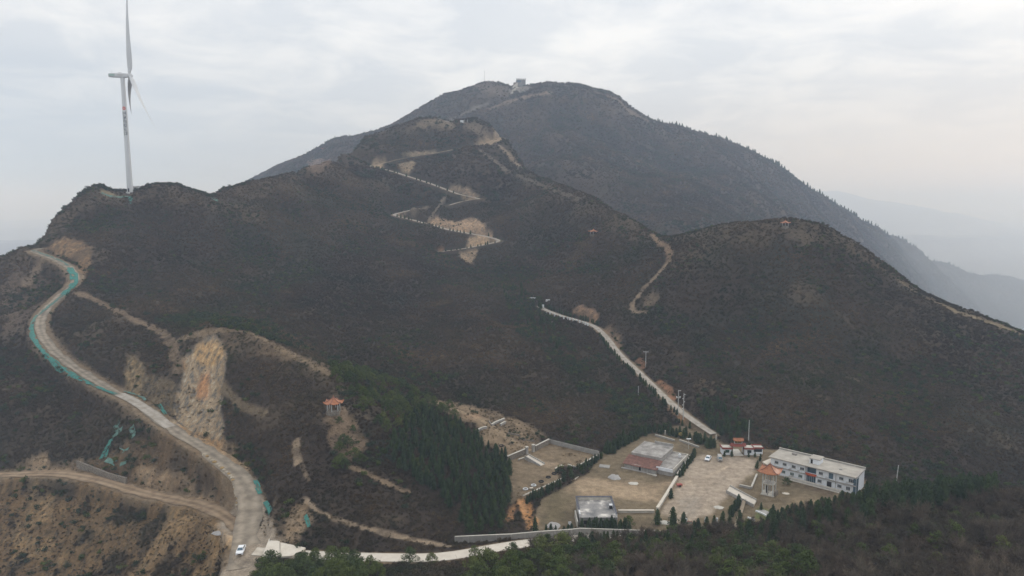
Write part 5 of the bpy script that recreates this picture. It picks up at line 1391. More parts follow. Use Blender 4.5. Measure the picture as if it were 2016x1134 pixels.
# ---- summit: fort, mast, hut
M_fort = pmat('grey_fort_stone', (0.25, 0.245, 0.235), (0.16, 0.155, 0.15), 0.5, 0.95)
def summit():
    p = at(1025, 166.5, 1498); p.z = max(p.z, ground(p.x, p.y)) 
    t = frame('summit_fort', (p.x, p.y, p.z), 0.1, 'small pale battlemented stone fort on the highest summit', 'fort'); t.scale = (1.2, 1.2, 1.2)
    MB().prism([(-8, -7), (8, -7), (8, 7), (-8, 7)], -6, 7.5).build('wall', M_fort, t)
    mb = MB()
    for k in range(5): mb.box(-8.3 + k * 3.7, -6.4 + k * 3.7, -7.4, -6.6, 7.5, 9.4)
    mb.build('battlement', M_fort, t)
    MB().box(-7.0, -0.5, -7.2, -7.02, 3, 6).build('window_band', M_bglass, t)
    MB().box(-13, -8.02, -6, 2, -6, 2.6).build('terrace', M_stone, t)
    MB().prism([(-16, -12), (-14, -12), (-6, -7.4), (-8, -7.4)], -8, [-6, -6, 1.5, 1.5]).build('stair', M_coping, t)
    p = at(954, 163, 1516); z = ground(p.x, p.y)
    c = frame('radio_mast', (p.x, p.y, z - 1), 0, 'thin grey radio mast standing on the summit left of the fort', 'mast'); c.scale = (1.2, 1.2, 1.2)
    MB().rod((0, 0, 0), (0, 0, 22), 0.34, 0.22, k=6).build('pole', M_pole, c); MB().box(-0.9, 0.9, -0.1, 0.1, 19, 19.4).build('crossarm', M_pole, c)
    p = on(913, 240); c = frame('shelter', (p.x, p.y, p.z), 0.2, 'tiny white shelter with dark roof on the rounded middle hilltop', 'shelter')
    MB().box(-4.5, -0.5, -2, 2, -2, 2.0).build('wall', M_white, c); MB().box(-3, 5.5, -2.6, 2.6, 3.2, 3.9).build('roof', M_dark, c)
    for x in (0.5, 4.6): MB().rod((x, -1.8, -2), (x, -1.8, 3.2), 0.2).build('post', M_column, c)
summit()

# ---- walls
def wall_run(name, pts, h, th, mat, label, cat='wall', coping=None, zb=None, seg=None, pil=None, group=None):
    """a wall in lengths along world points; each length is a panel of its own, coping and pilasters apart"""
    P = [Vector((q[0], q[1], (zb if zb is not None else ground(q[0], q[1])))) for q in pts]
    t = tag(empty(name, P[0]), label, cat, group)
    for a, b in zip(P[:-1], P[1:]):
        L = (b - a).xy.length; n = max(1, int(round(L / seg))) if seg else 1
        ang = math.atan2(b.y - a.y, b.x - a.x)
        for k in range(n):
            p0, p1 = a.lerp(b, k / n), a.lerp(b, (k + 1) / n)
            l = (p1 - p0).xy.length; g = 0.03 if n > 1 else 0
            def pz(f): return p0.z + (p1.z - p0.z) * f
            c = (p0.x - P[0].x, p0.y - P[0].y); cs, sn = math.cos(ang), math.sin(ang)
            def W_(x, y): return (c[0] + x * cs - y * sn, c[1] + x * sn + y * cs)
            Q = [W_(g, -th / 2), W_(l - g, -th / 2), W_(l - g, th / 2), W_(g, th / 2)]
            z0 = [pz(0) - 1.2 - P[0].z, pz(1) - 1.2 - P[0].z, pz(1) - 1.2 - P[0].z, pz(0) - 1.2 - P[0].z]
            z1 = [z + 1.2 + h for z in z0]
            MB().prism(Q, z0, z1).build('panel', mat, t)
            if coping:
                Q = [W_(0, -th / 2 - 0.08), W_(l, -th / 2 - 0.08), W_(l, th / 2 + 0.08), W_(0, th / 2 + 0.08)]
                MB().prism(Q, [z + 0.003 for z in z1], [z + 0.14 for z in z1]).build('coping', coping, t)
            if pil:
                MB().box(-0.16, 0.16, -th / 2 - 0.1, th / 2 + 0.1, z0[0], z1[0] - 0.01, rz=ang, c=c).build('pilaster', pil, t)
    return t
def W2(L, z=0): return [tuple(flat(u, v, z))[:2] for u, v in L]
wall_run('perimeter_wall', W2([(896, 1067), (948, 1064.5), (1006, 1062), (1060, 1057), (1125, 1052.5), (1142, 1050.5), (1249, 1054), (1300, 1056)]), 1.55, 0.25, M_blockw, 'long grey block wall with pale coping beside the concrete road', coping=M_coping, seg=4.0, pil=M_greywall, zb=0.0)
wall_run('block_wall', W2([(1082, 873), (1179.5, 897)], 1.5), 1.7, 0.3, M_blockw, 'bare grey block wall along the back of the left hand terrace', seg=3.0, zb=1.5)
wall_run('stone_wall', W2([(998, 909), (1036, 893)], 1.5), 2.0, 0.5, M_stone, 'rubble stone retaining wall next to the dark cypress grove', coping=M_coping, zb=1.5)
wall_run('stone_wall', W2([(1054, 888), (1081, 874)], 1.5), 2.0, 0.5, M_stone, 'rubble stone retaining wall meeting the grey block wall at a corner', coping=M_coping, zb=1.5)
wall_run('terrace_wall', W2([(1030, 984.5), (1072, 966), (1109, 949)]), 1.5, 0.4, M_stone, 'low terrace wall with pale coping behind the clipped hedge', coping=M_coping, zb=0.0)
wall_run('terrace_wall', W2([(1180, 901), (1138, 925)]) , 1.5, 0.4, M_stone, 'terrace wall with pale coping on the right edge of the left terrace', coping=M_coping, zb=0.0)
wall_run('terrace_kerb', W2([(1134, 922), (1118, 917)], 1.5), 0.5, 0.35, M_greywall, 'short kerb wall next to the upper concrete ramp', coping=M_coping, zb=1.5)
wall_run('yard_wall', W2([(1360, 902), (1333, 940)]), 1.3, 0.4, M_greywall, 'pale capped wall running down from the lamp post past the old house', coping=M_coping, zb=0.0)
wall_run('yard_wall', W2([(1333, 942), (1312, 977), (1294, 1005)]), 0.9, 0.75, M_coping, 'broad low pale wall between the grassy yard and the car park', coping=M_slab, zb=0.0)
wall_run('yard_wall', W2([(1288, 1009), (1217, 1009)]), 0.7, 0.6, M_coping, 'straight low pale wall ending at the flat roofed hut', coping=M_slab, zb=0.0)
wall_run('yard_wall', W2([(1490, 937), (1479, 963), (1456, 958)]), 0.7, 0.4, M_greywall, 'low angled wall left of the pavilion tower', coping=M_coping, zb=0.0)
wall_run('yard_wall', W2([(1466, 987), (1449, 1040)]), 0.6, 0.9, M_greywall, 'tan topped low wall running down from the long pale ramp', coping=pmat('tan_coping', (0.36, 0.29, 0.21), (0.27, 0.21, 0.15), 1), zb=0.0)
wall_run('garden_wall', W2([(1290, 858), (1328, 869)]), 0.6, 0.3, M_greywall, 'low white edged garden wall behind the old house', coping=M_coping, zb=0.0)
wall_run('garden_wall', W2([(1337, 868), (1376, 882)]), 0.6, 0.3, M_greywall, 'low garden wall behind the lamp post', coping=M_coping, zb=0.0)
Qw = [on(u, v) for u, v in [(152, 918), (185, 931), (215, 943), (250, 953)]]
wall_run('rubble_wall', [(q.x, q.y) for q in Qw], 2.3, 0.6, M_stone, 'rough grey stone retaining wall above the dirt track', seg=3.0)
for (u, v, lab) in ((1037, 894, 'square grey stone gate post ending the left rubble wall'), (1050, 889.5, 'pale broken gate post beside the terrace steps')):
    q = flat(u, v, 1.5); t = frame('gate_post', q, R(30), lab, 'post'); MB().box(-0.45, 0.45, -0.45, 0.45, -1, 2.7).build('shaft', M_greywall, t); MB().box(-0.58, 0.58, -0.58, 0.58, 2.7, 2.9).build('cap', M_coping, t)
# half-ruined planting beds on the upper terrace
for P, lab in (([(968, 838), (975, 834), (993, 827)], 'low stone planting bed wall high on the bare terrace'), ([(938, 851), (948, 845), (958, 842)], 'short stone edging left of the terrace path'), ([(985, 838), (995, 833)], 'short stone edging right of the terrace path')):
    Q = [on(u, v) for u, v in P]; wall_run('terrace_edging', [(q.x, q.y) for q in Q], 0.8, 0.5, M_greywall, lab, coping=M_coping)

for P, lab in (([(1000, 853), (1022, 857)], 'low stone edging on the middle of the bare terrace'), ([(1030, 866), (1052, 868)], 'low stone edging just above the right rubble wall'), ([(962, 828), (968, 838)], 'broken stone edging at the head of the terrace path')):
    Q = [on(u, v) for u, v in P]; wall_run('terrace_edging', [(q.x, q.y) for q in Q], 0.55, 0.45, M_stone, lab)
# ---- ramps and slabs
def ramp(P, label, zs, sides=True):
    pts = [flat(u, v, z) for (u, v), z in zip(P, zs)]
    o = pts[0]; t = tag(empty('concrete_ramp', o), label, 'ramp')
    L = [(q.x - o.x, q.y - o.y) for q in pts]
    MB().prism(L, -1.0 - o.z * 0, [q.z - o.z for q in pts]).build('slab', M_slab, t) if o.z == 0 else MB().prism(L, -o.z - 0.4, [q.z - o.z for q in pts]).build('slab', M_slab, t)
    if sides:
        for a, b, nm in ((0, 1, M_greywall), (3, 2, M_greywall)):
            A_, B_ = Vector(L[a]), Vector(L[b]); d = (B_ - A_).normalized(); nn = Vector((-d.y, d.x)) * (0.28 if a == 0 else -0.28)
            za, zb_ = pts[a].z - o.z, pts[b].z - o.z
            Q = [A_, B_, B_ + nn, A_ + nn]
            MB().prism([tuple(q) for q in Q], [-1.2] * 4 if o.z == 0 else [-o.z - 0.4] * 4, [za + 0.45, zb_ + 0.45, zb_ + 0.45, za + 0.45]).build('side_wall', nm, t)
    return t
ramp([(1436.8, 957.5), (1489, 985.5), (1483.8, 995), (1430.5, 967)], 'long pale concrete ramp at the near edge of the car park', [0.6, 0.6, 0.6, 0.6])
ramp([(1105.3, 914), (1141.6, 936.5), (1130, 945), (1092, 921)], 'pale concrete ramp leading down from the left terrace', [1.56, 0.35, 0.35, 1.56], sides=False)
ramp([(1040, 896), (1072, 914), (1064, 917), (1034, 899)], 'worn tan stair ramp between the rubble walls', [2.6, 1.56, 1.56, 2.6])

# ---- entrance road in cast slabs, apron at its mouth
EQ, EW = ROADW['entrance_road']
bed = bpy.data.objects['entrance_road']
def slab_piece(Q, z):
    o = MB().prism([tuple(q) for q in Q], [v - 0.25 for v in z], [v + 0.20 for v in z]).build('road_slab', M_slab); o.parent = bed; return o
run = np.concatenate([[0], np.cumsum(np.linalg.norm(np.diff(EQ[:, :2], axis=0), axis=1))])
s0_ = 10.5
while s0_ + 5 < run[-1]:
    pp = [np.array([np.interp(s, run, EQ[:, k]) for k in range(3)]) for s in (s0_ + 0.04, s0_ + 4.96)]
    Q, zz = [], []
    for q, sg_ in ((pp[0], -1), (pp[1], -1), (pp[1], 1), (pp[0], 1)):
        d = pp[1][:2] - pp[0][:2]; d /= np.linalg.norm(d); Q.append(q[:2] + np.array([-d[1], d[0]]) * sg_ * (EW / 2)); zz.append(q[2])
    slab_piece(Q, zz); s0_ += 5
A3 = [tuple(flat(u, v, 0.0))[:2] for u, v in [(530, 1069), (551, 1074), (551, 1103), (516, 1105.5)]]
B3 = [tuple(flat(u, v, 0.0))[:2] for u, v in [(552, 1074.5), (602, 1085), (596, 1091), (576, 1101), (552, 1103)]]
for Q in (A3, B3):
    zz = [ground(*q) for q in Q]; zm = max(max(zz), 0.3); slab_piece(Q, [zm] * len(Q))

# ---- poles
def pole(u, v, h, label, kind):
    p = on(u, v); t = tag(empty(kind, (p.x, p.y, p.z)), label, kind.replace('_', ' '))
    MB().rod((0, 0, -1), (0, 0, h), 0.20, 0.13, k=8).build('shaft', M_pole, t)
    return t
t = pole(1271, 722, 8.2, 'grey power pole with one crossarm above the middle of the valley road', 'power_pole'); MB().box(-1.2, 1.2, -0.1, 0.1, 7.7, 7.9).build('crossarm', M_pole, t); MB().rod((-1.1, 0, 7.9), (-1.1, 0, 8.2), 0.09).rod((1.1, 0, 7.9), (1.1, 0, 8.2), 0.09).build('insulator', M_white, t)
t = pole(1334.5, 818, 11.3, 'left of the twin grey power poles by the valley road', 'power_pole'); MB().box(-0.2, 1.1, -0.1, 0.1, 11.0, 11.25).box(-0.9, 0.9, -0.12, 0.12, 7.8, 8.1).build('crossarm', M_pole, t); MB().box(-0.9, -0.5, -0.2, 0.2, 8.1, 8.6).box(0.5, 0.9, -0.2, 0.2, 8.1, 8.6).build('insulator', M_white, t)
t = pole(1345, 825, 11.6, 'right of the twin grey power poles, carrying a row of small brackets', 'power_pole')
for z in (4.6, 6.2, 7.6, 9.0, 10.8): MB().box(-0.6 if int(z * 5) % 2 else -0.1, 0.1 if int(z * 5) % 2 else 0.6, -0.1, 0.1, z, z + 0.2).build('bracket', M_white, t)
pole(1473.5, 868, 8.6, 'bare pale pole standing behind the red roofed entrance gate', 'power_pole')
pole(1762, 968, 9.3, 'bare pale leaning pole right of the white building', 'power_pole').rotation_euler = (0, R(3.5), 0)
pole(1256.5, 778, 4.5, 'short thin pole in the scrub left of the valley road', 'power_pole')
p = flat(1355.5, 884, 0); t = tag(empty('lamp_post', p), 'pale lamp post with twin heads at the corner of the car park', 'lamp post')
MB().rod((0, 0, -0.5), (0, 0, 4.0), 0.11, 0.08).build('shaft', M_pole, t); MB().box(-0.85, 0.85, -0.35, 0.35, 4.0, 4.2).build('lamp_head', M_white, t)

# ---- vehicles
def vehicle(name, p, ang, paint, label, cat, van=False, s=1.0):
    t = tag(empty(name, p, ang), label, cat)              # drives along local +x
    L, Wd = 4.1 * s, 1.66 * s
    if van:
        prof = [(-2.05, 0.35), (-2.08, 1.0), (-2.0, 1.05), (2.05, 1.0), (2.1, 0.6), (2.05, 0.35)]
        cab = [(-2.0, 1.04, -1.9, 1.78), (1.85, 1.0, 1.25, 1.78)]
    else:
        prof = [(-2.05, 0.35), (-2.05, 0.85), (-1.9, 0.98), (-1.2, 1.0), (0.75, 0.98), (1.75, 0.82), (2.05, 0.62), (2.05, 0.35)]
        cab = [(-1.75, 0.97, -1.0, 1.48), (1.0, 0.96, 0.35, 1.48)]
    w = 0.83
    mb = MB(); n = len(prof)
    for sd in (-1, 1):
        mb.poly([(x * s, sd * w * s, z * s) for x, z in prof])
    for i in range(n):
        j = (i + 1) % n; (x0, z0), (x1, z1) = prof[i], prof[j]
        mb.poly([(x0 * s, -w * s, z0 * s), (x1 * s, -w * s, z1 * s), (x1 * s, w * s, z1 * s), (x0 * s, w * s, z0 * s)])
    body = mb.build('body', paint, t)
    bm = bmesh.new(); bm.from_mesh(body.data); bmesh.ops.remove_doubles(bm, verts=bm.verts, dist=0.001)
    bmesh.ops.bevel(bm, geom=bm.edges[:], offset=0.07 * s, segments=2, affect='EDGES'); bm.to_mesh(body.data); bm.free()
    (xr, zr, xrt, zt), (xf, zf, xft, _) = cab
    wt = 0.66 if not van else 0.74
    bot = [(xr, -w + 0.05, zr), (xf, -w + 0.05, zf), (xf, w - 0.05, zf), (xr, w - 0.05, zr)]; top = [(xrt, -wt, zt), (xft, -wt, zt), (xft, wt, zt), (xrt, wt, zt)]
    S_ = lambda q: tuple(c * s for c in q)
    mb = MB().poly([S_(q) for q in top])
    for i in range(4):
        j = (i + 1) % 4; mb.poly([S_(bot[i]), S_(bot[j]), S_(top[j]), S_(top[i])])
    cabn = mb.build('cabin', paint, t)
    def glass(i, nm, f0=0.08, f1=0.92, g0=0.12, g1=0.86):
        j = (i + 1) % 4
        B0, B1, T0, T1 = Vector(bot[i]), Vector(bot[j]), Vector(top[i]), Vector(top[j])
        def P(f, g): return (B0.lerp(B1, f)).lerp(T0.lerp(T1, f), g)
        q = [P(f0, g0), P(f1, g0), P(f1, g1), P(f0, g1)]
        nn = (q[1] - q[0]).cross(q[3] - q[0]).normalized()
        ce = sum(q, Vector()) / 4; cc = sum((Vector(v) for v in bot + top), Vector()) / 8
        if nn.dot(ce - cc) < 0: nn = -nn
        MB().poly([S_(v + nn * 0.015) for v in q]).build(nm, M_glass if nm != 'windscreen' else M_bglass, cabn)
    glass(1, 'windscreen', 0.06, 0.94, 0.06, 0.92); glass(3, 'rear_window')
    glass(0, 'side_window', 0.1, 0.5); glass(0, 'side_window', 0.54, 0.9); glass(2, 'side_window', 0.1, 0.46); glass(2, 'side_window', 0.5, 0.9)
    for x in (-1.25, 1.28):
        for sd in (-1, 1):
            wl = MB().rod((x * s, sd * 0.66 * s, 0.32 * s), (x * s, sd * 0.85 * s, 0.32 * s), 0.32 * s, k=16).build('wheel', M_tyre, t)
            MB().rod((x * s, sd * 0.84 * s, 0.32 * s), (x * s, sd * 0.865 * s, 0.32 * s), 0.19 * s, k=12).build('rim', M_rim, wl)
    fx = 2.08
    for sd in (-1, 1):
        MB().box((fx - 0.12) * s, (fx + 0.012) * s, (sd * 0.6 - 0.17) * s, (sd * 0.6 + 0.17) * s, 0.62 * s, 0.76 * s).build('headlight', M_lamp, t)
        MB().box(-2.09 * s, -2.02 * s, (sd * 0.64 - 0.14) * s, (sd * 0.64 + 0.14) * s, 0.7 * s, 0.86 * s).build('tail_light', M_bannerred, t)
        MB().box(0.72 * s, 0.9 * s, (sd * 0.92 - 0.09) * s, (sd * 0.92 + 0.09) * s, 0.95 * s, 1.08 * s).build('mirror', paint, t)
    MB().box((fx - 0.05) * s, (fx + 0.02) * s, -0.42 * s, 0.42 * s, 0.42 * s, 0.58 * s).build('grille', M_tyre, t)
    return t
def gz(u, v): 
    p = on(u, v); return p
p = on(474.5, 1089); p.z += 0.28; vehicle('car', p, math.atan2(-5.5, 1.0), M_carw, 'white saloon car parked on the dusty road junction', 'car', s=1.06)
p = flat(1394, 905.5, 0.02); vehicle('car', p, math.atan2(-4.4, -2.4), M_carw, 'white saloon car parked at the top of the dirt car park', 'car')
p = flat(1417, 905.5, 0.02); vehicle('van', p, math.atan2(-4.4, -0.9), M_carsilver, 'silver grey van parked beside the gate', 'van', van=True, s=0.95)

# ---- small things in the yards
def blob(mb, r, h, seed, m=0, k=18):
    """low heap with an uneven outline"""
    rg = np.random.default_rng(seed); out_ = rg.uniform(0.8, 1.15, k)
    rings = [(1.0, 0.0), (0.75, 0.5), (0.4, 0.9)]
    vs = [[(r[0] * f * out_[i] * math.cos(2 * math.pi * i / k), r[1] * f * out_[i] * math.sin(2 * math.pi * i / k), h * z * rg.uniform(0.8, 1.1) - (0.1 if z == 0 else 0)) for i in range(k)] for f, z in rings]
    for a, b in zip(vs[:-1], vs[1:]):
        for i in range(k):
            j = (i + 1) % k; mb.poly([a[i], a[j], b[j], b[i]], m)
    for i in range(k): mb.poly([vs[-1][i], vs[-1][(i + 1) % k], (0, 0, h)], m)
    return mb
def heap(u, v, r, h, mat, label, cat='heap', name='sand_heap', seed=1, z=None):
    p = on(u, v) if z is None else flat(u, v, z)
    return tag(blob(MB(), r, h, seed).build(name, mat), label, cat), p
for a in ((1209, 939.5, (2.4, 2.9), 0.5, M_sand, 'round grey sand heap in the middle of the dirt yard', 'heap', 'sand_heap', 2),
          (1247, 951.5, (2.2, 1.6), 0.15, M_coping, 'flat pale patch of spilled plaster right of the sand heap', 'heap', 'plaster_patch', 3),
          (432, 1048, (2.2, 1.5), 0.25, M_sand, 'grey gravel heap left of the road junction', 'heap', 'gravel_heap', 4),
          (1089, 1035, (2.2, 3.0), 0.5, M_sand, 'grey sand heap near the long block wall', 'heap', 'sand_heap', 5),
          (1415, 999, (2.0, 1.4), 0.2, M_coping, 'pale rubble patch on the near side of the car park', 'heap', 'rubble_heap', 6),
          (1547, 971.5, (1.3, 1.0), 0.15, M_slab, 'small white slab heap on the grass by the pavilion tower', 'heap', 'rubble_heap', 7),
          (1307, 1029, (2.8, 1.5), 0.3, M_coping, 'pale stony heap left of the tall conifer pair', 'heap', 'rubble_heap', 8)):
    o, p = heap(*a[:5], a[5], a[6], a[7], a[8]); o.location = p
def ring_bed(u, v, z, r, mat, label, group=None):
    p = flat(u, v, z) if z is not None else on(u, v)
    mb = MB(); k = 16
    for i in range(k):
        for q in range(6):
            def T(ii, qq):
                a, b = 2 * math.pi * ii / k, 2 * math.pi * qq / 6
                return ((r + 0.2 * math.cos(b)) * math.cos(a), (r + 0.2 * math.cos(b)) * math.sin(a), 0.16 + 0.2 * math.sin(b))
            mb.poly([T(i, q), T(i + 1, q), T(i + 1, q + 1), T(i, q + 1)])
    o = tag(mb.build('tyre_planter', mat, None, True), label, 'planter', group); o.location = p
    return o
for u, v, m_, lab in ((1034.5, 963.5, M_frame, 'pale tyre ring planter nearest the terrace front wall'), (1050.5, 956, M_frame, 'pale tyre ring planter, second from the front wall'), (1065.5, 948.5, M_tyre, 'dark tyre ring planter with a grey rim in mid terrace'),
                  (1079.5, 940, M_tyre, 'dark tyre ring planter farther along the row'), (1091, 933, M_tyre, 'dark tyre ring planter closest to the pale ramp')):
    ring_bed(u, v, 1.52, 0.75, m_, lab)
for u, v, lab in ((987, 877.5, 'dark tyre ring planter with white centre on the upper terrace'), (972, 884.5, 'worn tyre ring planter left of the other on the upper terrace')):
    ring_bed(u, v, None, 0.8, M_tyre, lab)
t = frame('stone_bench', flat(1026, 905, 1.5), R(42), 'pale stone bench against the rubble wall', 'bench')
MB().box(-1.5, 1.5, -0.25, 0.25, 0.42, 0.55).build('seat', M_coping, t)
for x in (-1.2, 1.2): MB().box(x - 0.15, x + 0.15, -0.2, 0.2, -0.1, 0.42).build('leg', M_greywall, t)
t = frame('stone_bench', flat(1046, 963.0, 1.5), R(10), 'cream stone block seat among the tyre planters', 'bench')
MB().box(-0.6, 0.6, -0.35, 0.35, 0.2, 0.5).build('seat', M_slab, t); MB().box(-0.45, 0.45, -0.25, 0.25, -0.1, 0.2).build('leg', M_greywall, t)
t = frame('timber_stack', flat(1190, 919, 0), R(-15), 'grey planks stacked on the grass left of the old house', 'planks')
for k in range(6): MB().box(-1.9, 1.9, -1.2 + 0.42 * k, -0.85 + 0.42 * k, 0.0 + 0.06 * (k % 2), 0.28 + 0.06 * (k % 2)).build('plank', M_greywall, t)
t = frame('handcart', flat(1337.5, 958, 0), R(10), 'faded red handcart by the broad low wall', 'cart')
MB().box(-0.9, 0.9, -0.55, 0.55, 0.45, 0.95).build('tray', M_red_cart, t)
for s_ in (-0.62, 0.62): MB().rod((0, s_ - 0.05, 0.35), (0, s_ + 0.05, 0.35), 0.36, k=14).build('wheel', M_tyre, t)
MB().rod((0.9, -0.4, 0.7), (1.9, -0.4, 0.9), 0.04).rod((0.9, 0.4, 0.7), (1.9, 0.4, 0.9), 0.04).build('handle', M_red_cart, t)
# four white ornaments on plinths among the conifers
for (u, v, lab, red) in ((1329.5, 1033.5, 'white stone figure leftmost of the row, under the tall conifer', 0), (1351, 1033, 'white stone figure beside the red board', 0), (1389, 1032, 'white stone figure on a red banded plinth', 1), (1411, 1032.5, 'leaning white stone figure rightmost of the row', 0)):
    p = flat(u, v, 0); t = tag(empty('stone_figure', p), lab, 'statue')
    MB().box(-0.38, 0.38, -0.38, 0.38, -0.3, 0.7).build('plinth', M_coping if not red else M_redtrim, t)
    mb = MB().rod((0, 0, 0.7), (0, 0.03, 1.4), 0.42, 0.3, k=10).rod((0, 0, 1.4), (0, -0.05, 1.6), 0.3, 0.34, k=10)
    mb.build('body', M_white, t, True)
    bm = bmesh.new(); bmesh.ops.create_uvsphere(bm, u_segments=12, v_segments=8, radius=0.36); me_ = bpy.data.meshes.new('head'); bm.to_mesh(me_); bm.free()
    h_ = link('head', me_, M_white, t); h_.location = (0, -0.12, 1.85)
    MB().rod((-0.25, -0.3, 0.7), (-0.22, -0.32, 1.3), 0.12, 0.1).rod((0.25, -0.3, 0.7), (0.22, -0.32, 1.3), 0.12, 0.1).build('foreleg', M_white, t)
t = frame('notice_board', flat(1357.5, 1037, 0), R(0), 'small red framed board right of the second stone figure', 'board')
MB().box(-0.7, 0.7, -0.05, 0.05, 0.9, 1.6).build('panel', M_roofc, t); MB().box(-0.78, 0.78, -0.07, 0.07, 1.6, 1.7).build('top_rail', M_redtrim, t)
for x in (-0.72, 0.72): MB().box(x - 0.06, x + 0.06, -0.06, 0.06, -0.2, 1.6).build('post', M_redtrim, t)
t = frame('white_signboard', flat(1121.5, 1041, 0), R(5), 'white curved board on a red post near the block wall', 'sign')
MB().box(-0.45, 0.45, -0.06, 0.06, 1.3, 2.2).box(0.1, 0.4, -0.06, 0.06, 0.5, 1.3).build('panel', M_white, t); MB().box(-0.5, -0.3, -0.08, 0.08, -0.2, 1.3).build('post', M_redtrim, t)
t = frame('roadside_kiosk', flat(1224, 1072, 0), R(5), 'white framed roadside kiosk half hidden by the dark conifers', 'kiosk')
MB().box(-0.9, -0.6, -0.6, 0.6, -0.3, 2.1).box(0.6, 0.9, -0.6, 0.6, -0.3, 2.1).build('post', M_slab, t); MB().box(-1.0, 1.0, -0.7, 0.7, 2.1, 2.35).build('roof', M_slab, t); MB().box(-0.6, 0.6, 0.45, 0.58, 0.0, 2.08).build('back_panel', M_greywall, t)
# sunken lawn with its white kerbs
lw = W2([(1482, 1005), (1496, 1001), (1545, 1017), (1532, 1028), (1492, 1022)])
for P, lab in (([(1488, 1007), (1500, 1012), (1514, 1019)], 'white kerb along the small green lawn'), ([(1515, 1020), (1524, 1025), (1537, 1022)], 'white kerb at the near end of the small green lawn'), ([(1472, 1020), (1486, 1026)], 'short white kerb left of the small green lawn')):
    wall_run('lawn_kerb', W2(P), 0.45, 0.45, M_white, lab, cat='kerb', zb=0.0)
t = tag(MB().prism(W2([(1489, 1005.5), (1503, 1004), (1524, 1013), (1520, 1020)]), 0.05, 0.2).build('paving_slab', M_greywall), 'grey slab path behind the white lawn kerb', 'path')
# gate: yellow topped posts near the garden wall
for u, v, lab in ((1299.5, 855, 'cream post left of the garden hedge'), (1309.5, 856, 'cream post right of the other in the garden hedge'), (1410, 865, 'cream ornamental urn post at the end of the valley road')):
    p = flat(u, v, 0); t = tag(empty('garden_post', p), lab, 'post'); MB().box(-0.25, 0.25, -0.25, 0.25, -0.5, 1.5).build('shaft', M_coping, t); MB().rod((0, 0, 1.5), (0, 0, 1.9), 0.15, 0.32).build('cap', M_slab, t)
p = flat(1340, 863, 0); t = tag(empty('topiary_tree', p), 'small autumn yellow tree in the dark hedge behind the garden wall', 'tree')
MB().rod((0, 0, -0.3), (0, 0, 1.2), 0.08, 0.05).build('trunk', M_bark, t)
cc_, dd_ = shell(160, np.random.default_rng(3), (0, 0, 1.8), (0.9, 0.9, 0.8), 0.4)
link('crown', plant_mesh('crown', [(tris(cc_, 0.2, np.random.default_rng(4), dd_), 0)], [M_tile_y]), None, t)

# guard posts along the valley road
for k, (u, v) in enumerate([(1076, 617.5), (1083, 618), (1092, 621.5), (1103, 624), (1110, 626), (1117, 627.5), (1122, 629), (1129, 631), (1135, 632.5), (1141, 634), (1147, 636), (1152.5, 638), (1157, 640)]):
    p = on(u, v + 1.5); o = tag(MB().box(-0.45, 0.45, -0.3, 0.3, -0.6, 1.6).build('guard_post', M_white), 'white roadside guard post in a row beside dark trees', 'post', 'white guard posts on the valley road'); o.location = p
for u, v, w_, h_, lab in ((1048.5, 588, 2.2, 0.9, 'low white road barrier higher on the valley road'), (1079, 592, 1.6, 0.9, 'small white road barrier right of the other'), (1067, 606, 1.4, 2.2, 'white roadside sign post where the valley road turns')):
    p = on(u, v); o = tag(MB().box(-w_, w_, -0.25, 0.25, -0.8, h_).build('road_barrier', M_white), lab, 'barrier'); o.location = p

# boulders along the outer edge of the gravel road
GQ, GWD = ROADW['gravel_road']
def road_at(u, v):
    h = hit(u, v); k = int(np.argmin((GQ[:, 0] - h.x) ** 2 + (GQ[:, 1] - h.y) ** 2)); return k
rg = np.random.default_rng(17)
edge = smooth_poly(np.array([(403, 896, 0), (418, 907, 0), (432, 919, 0), (446, 930, 0), (457, 942, 0), (461, 955, 0), (465, 968, 0), (467, 982, 0), (468, 996, 0)], float), 3)
def boulder(seed, r):
    rg_ = np.random.default_rng(seed); bm = bmesh.new(); bmesh.ops.create_icosphere(bm, subdivisions=1, radius=r)
    for v in bm.verts: v.co = Vector((v.co.x * rg_.uniform(0.8, 1.5), v.co.y * rg_.uniform(0.7, 1.2), v.co.z * rg_.uniform(0.55, 0.9)))
    me_ = bpy.data.meshes.new('boulder'); bm.to_mesh(me_); bm.free(); return me_
for k, e in enumerate(edge):
    q = on(e[0], e[1]); pale = (k % 3) != 1 if k < 16 else (k % 2 == 0)
    o = link('boulder', boulder(k, rg.uniform(0.5, 0.85)), M_rockw if pale else M_rocky)
    o.location = (q.x, q.y, q.z + 0.25); o.rotation_euler = (0, 0, rg.uniform(0, 6))
    tag(o, 'pale boulder edging the lower bend of the gravel road' if pale else 'ochre boulder edging the lower bend of the gravel road', 'boulder', 'pale boulders edging the gravel road' if pale else 'ochre boulders edging the gravel road')

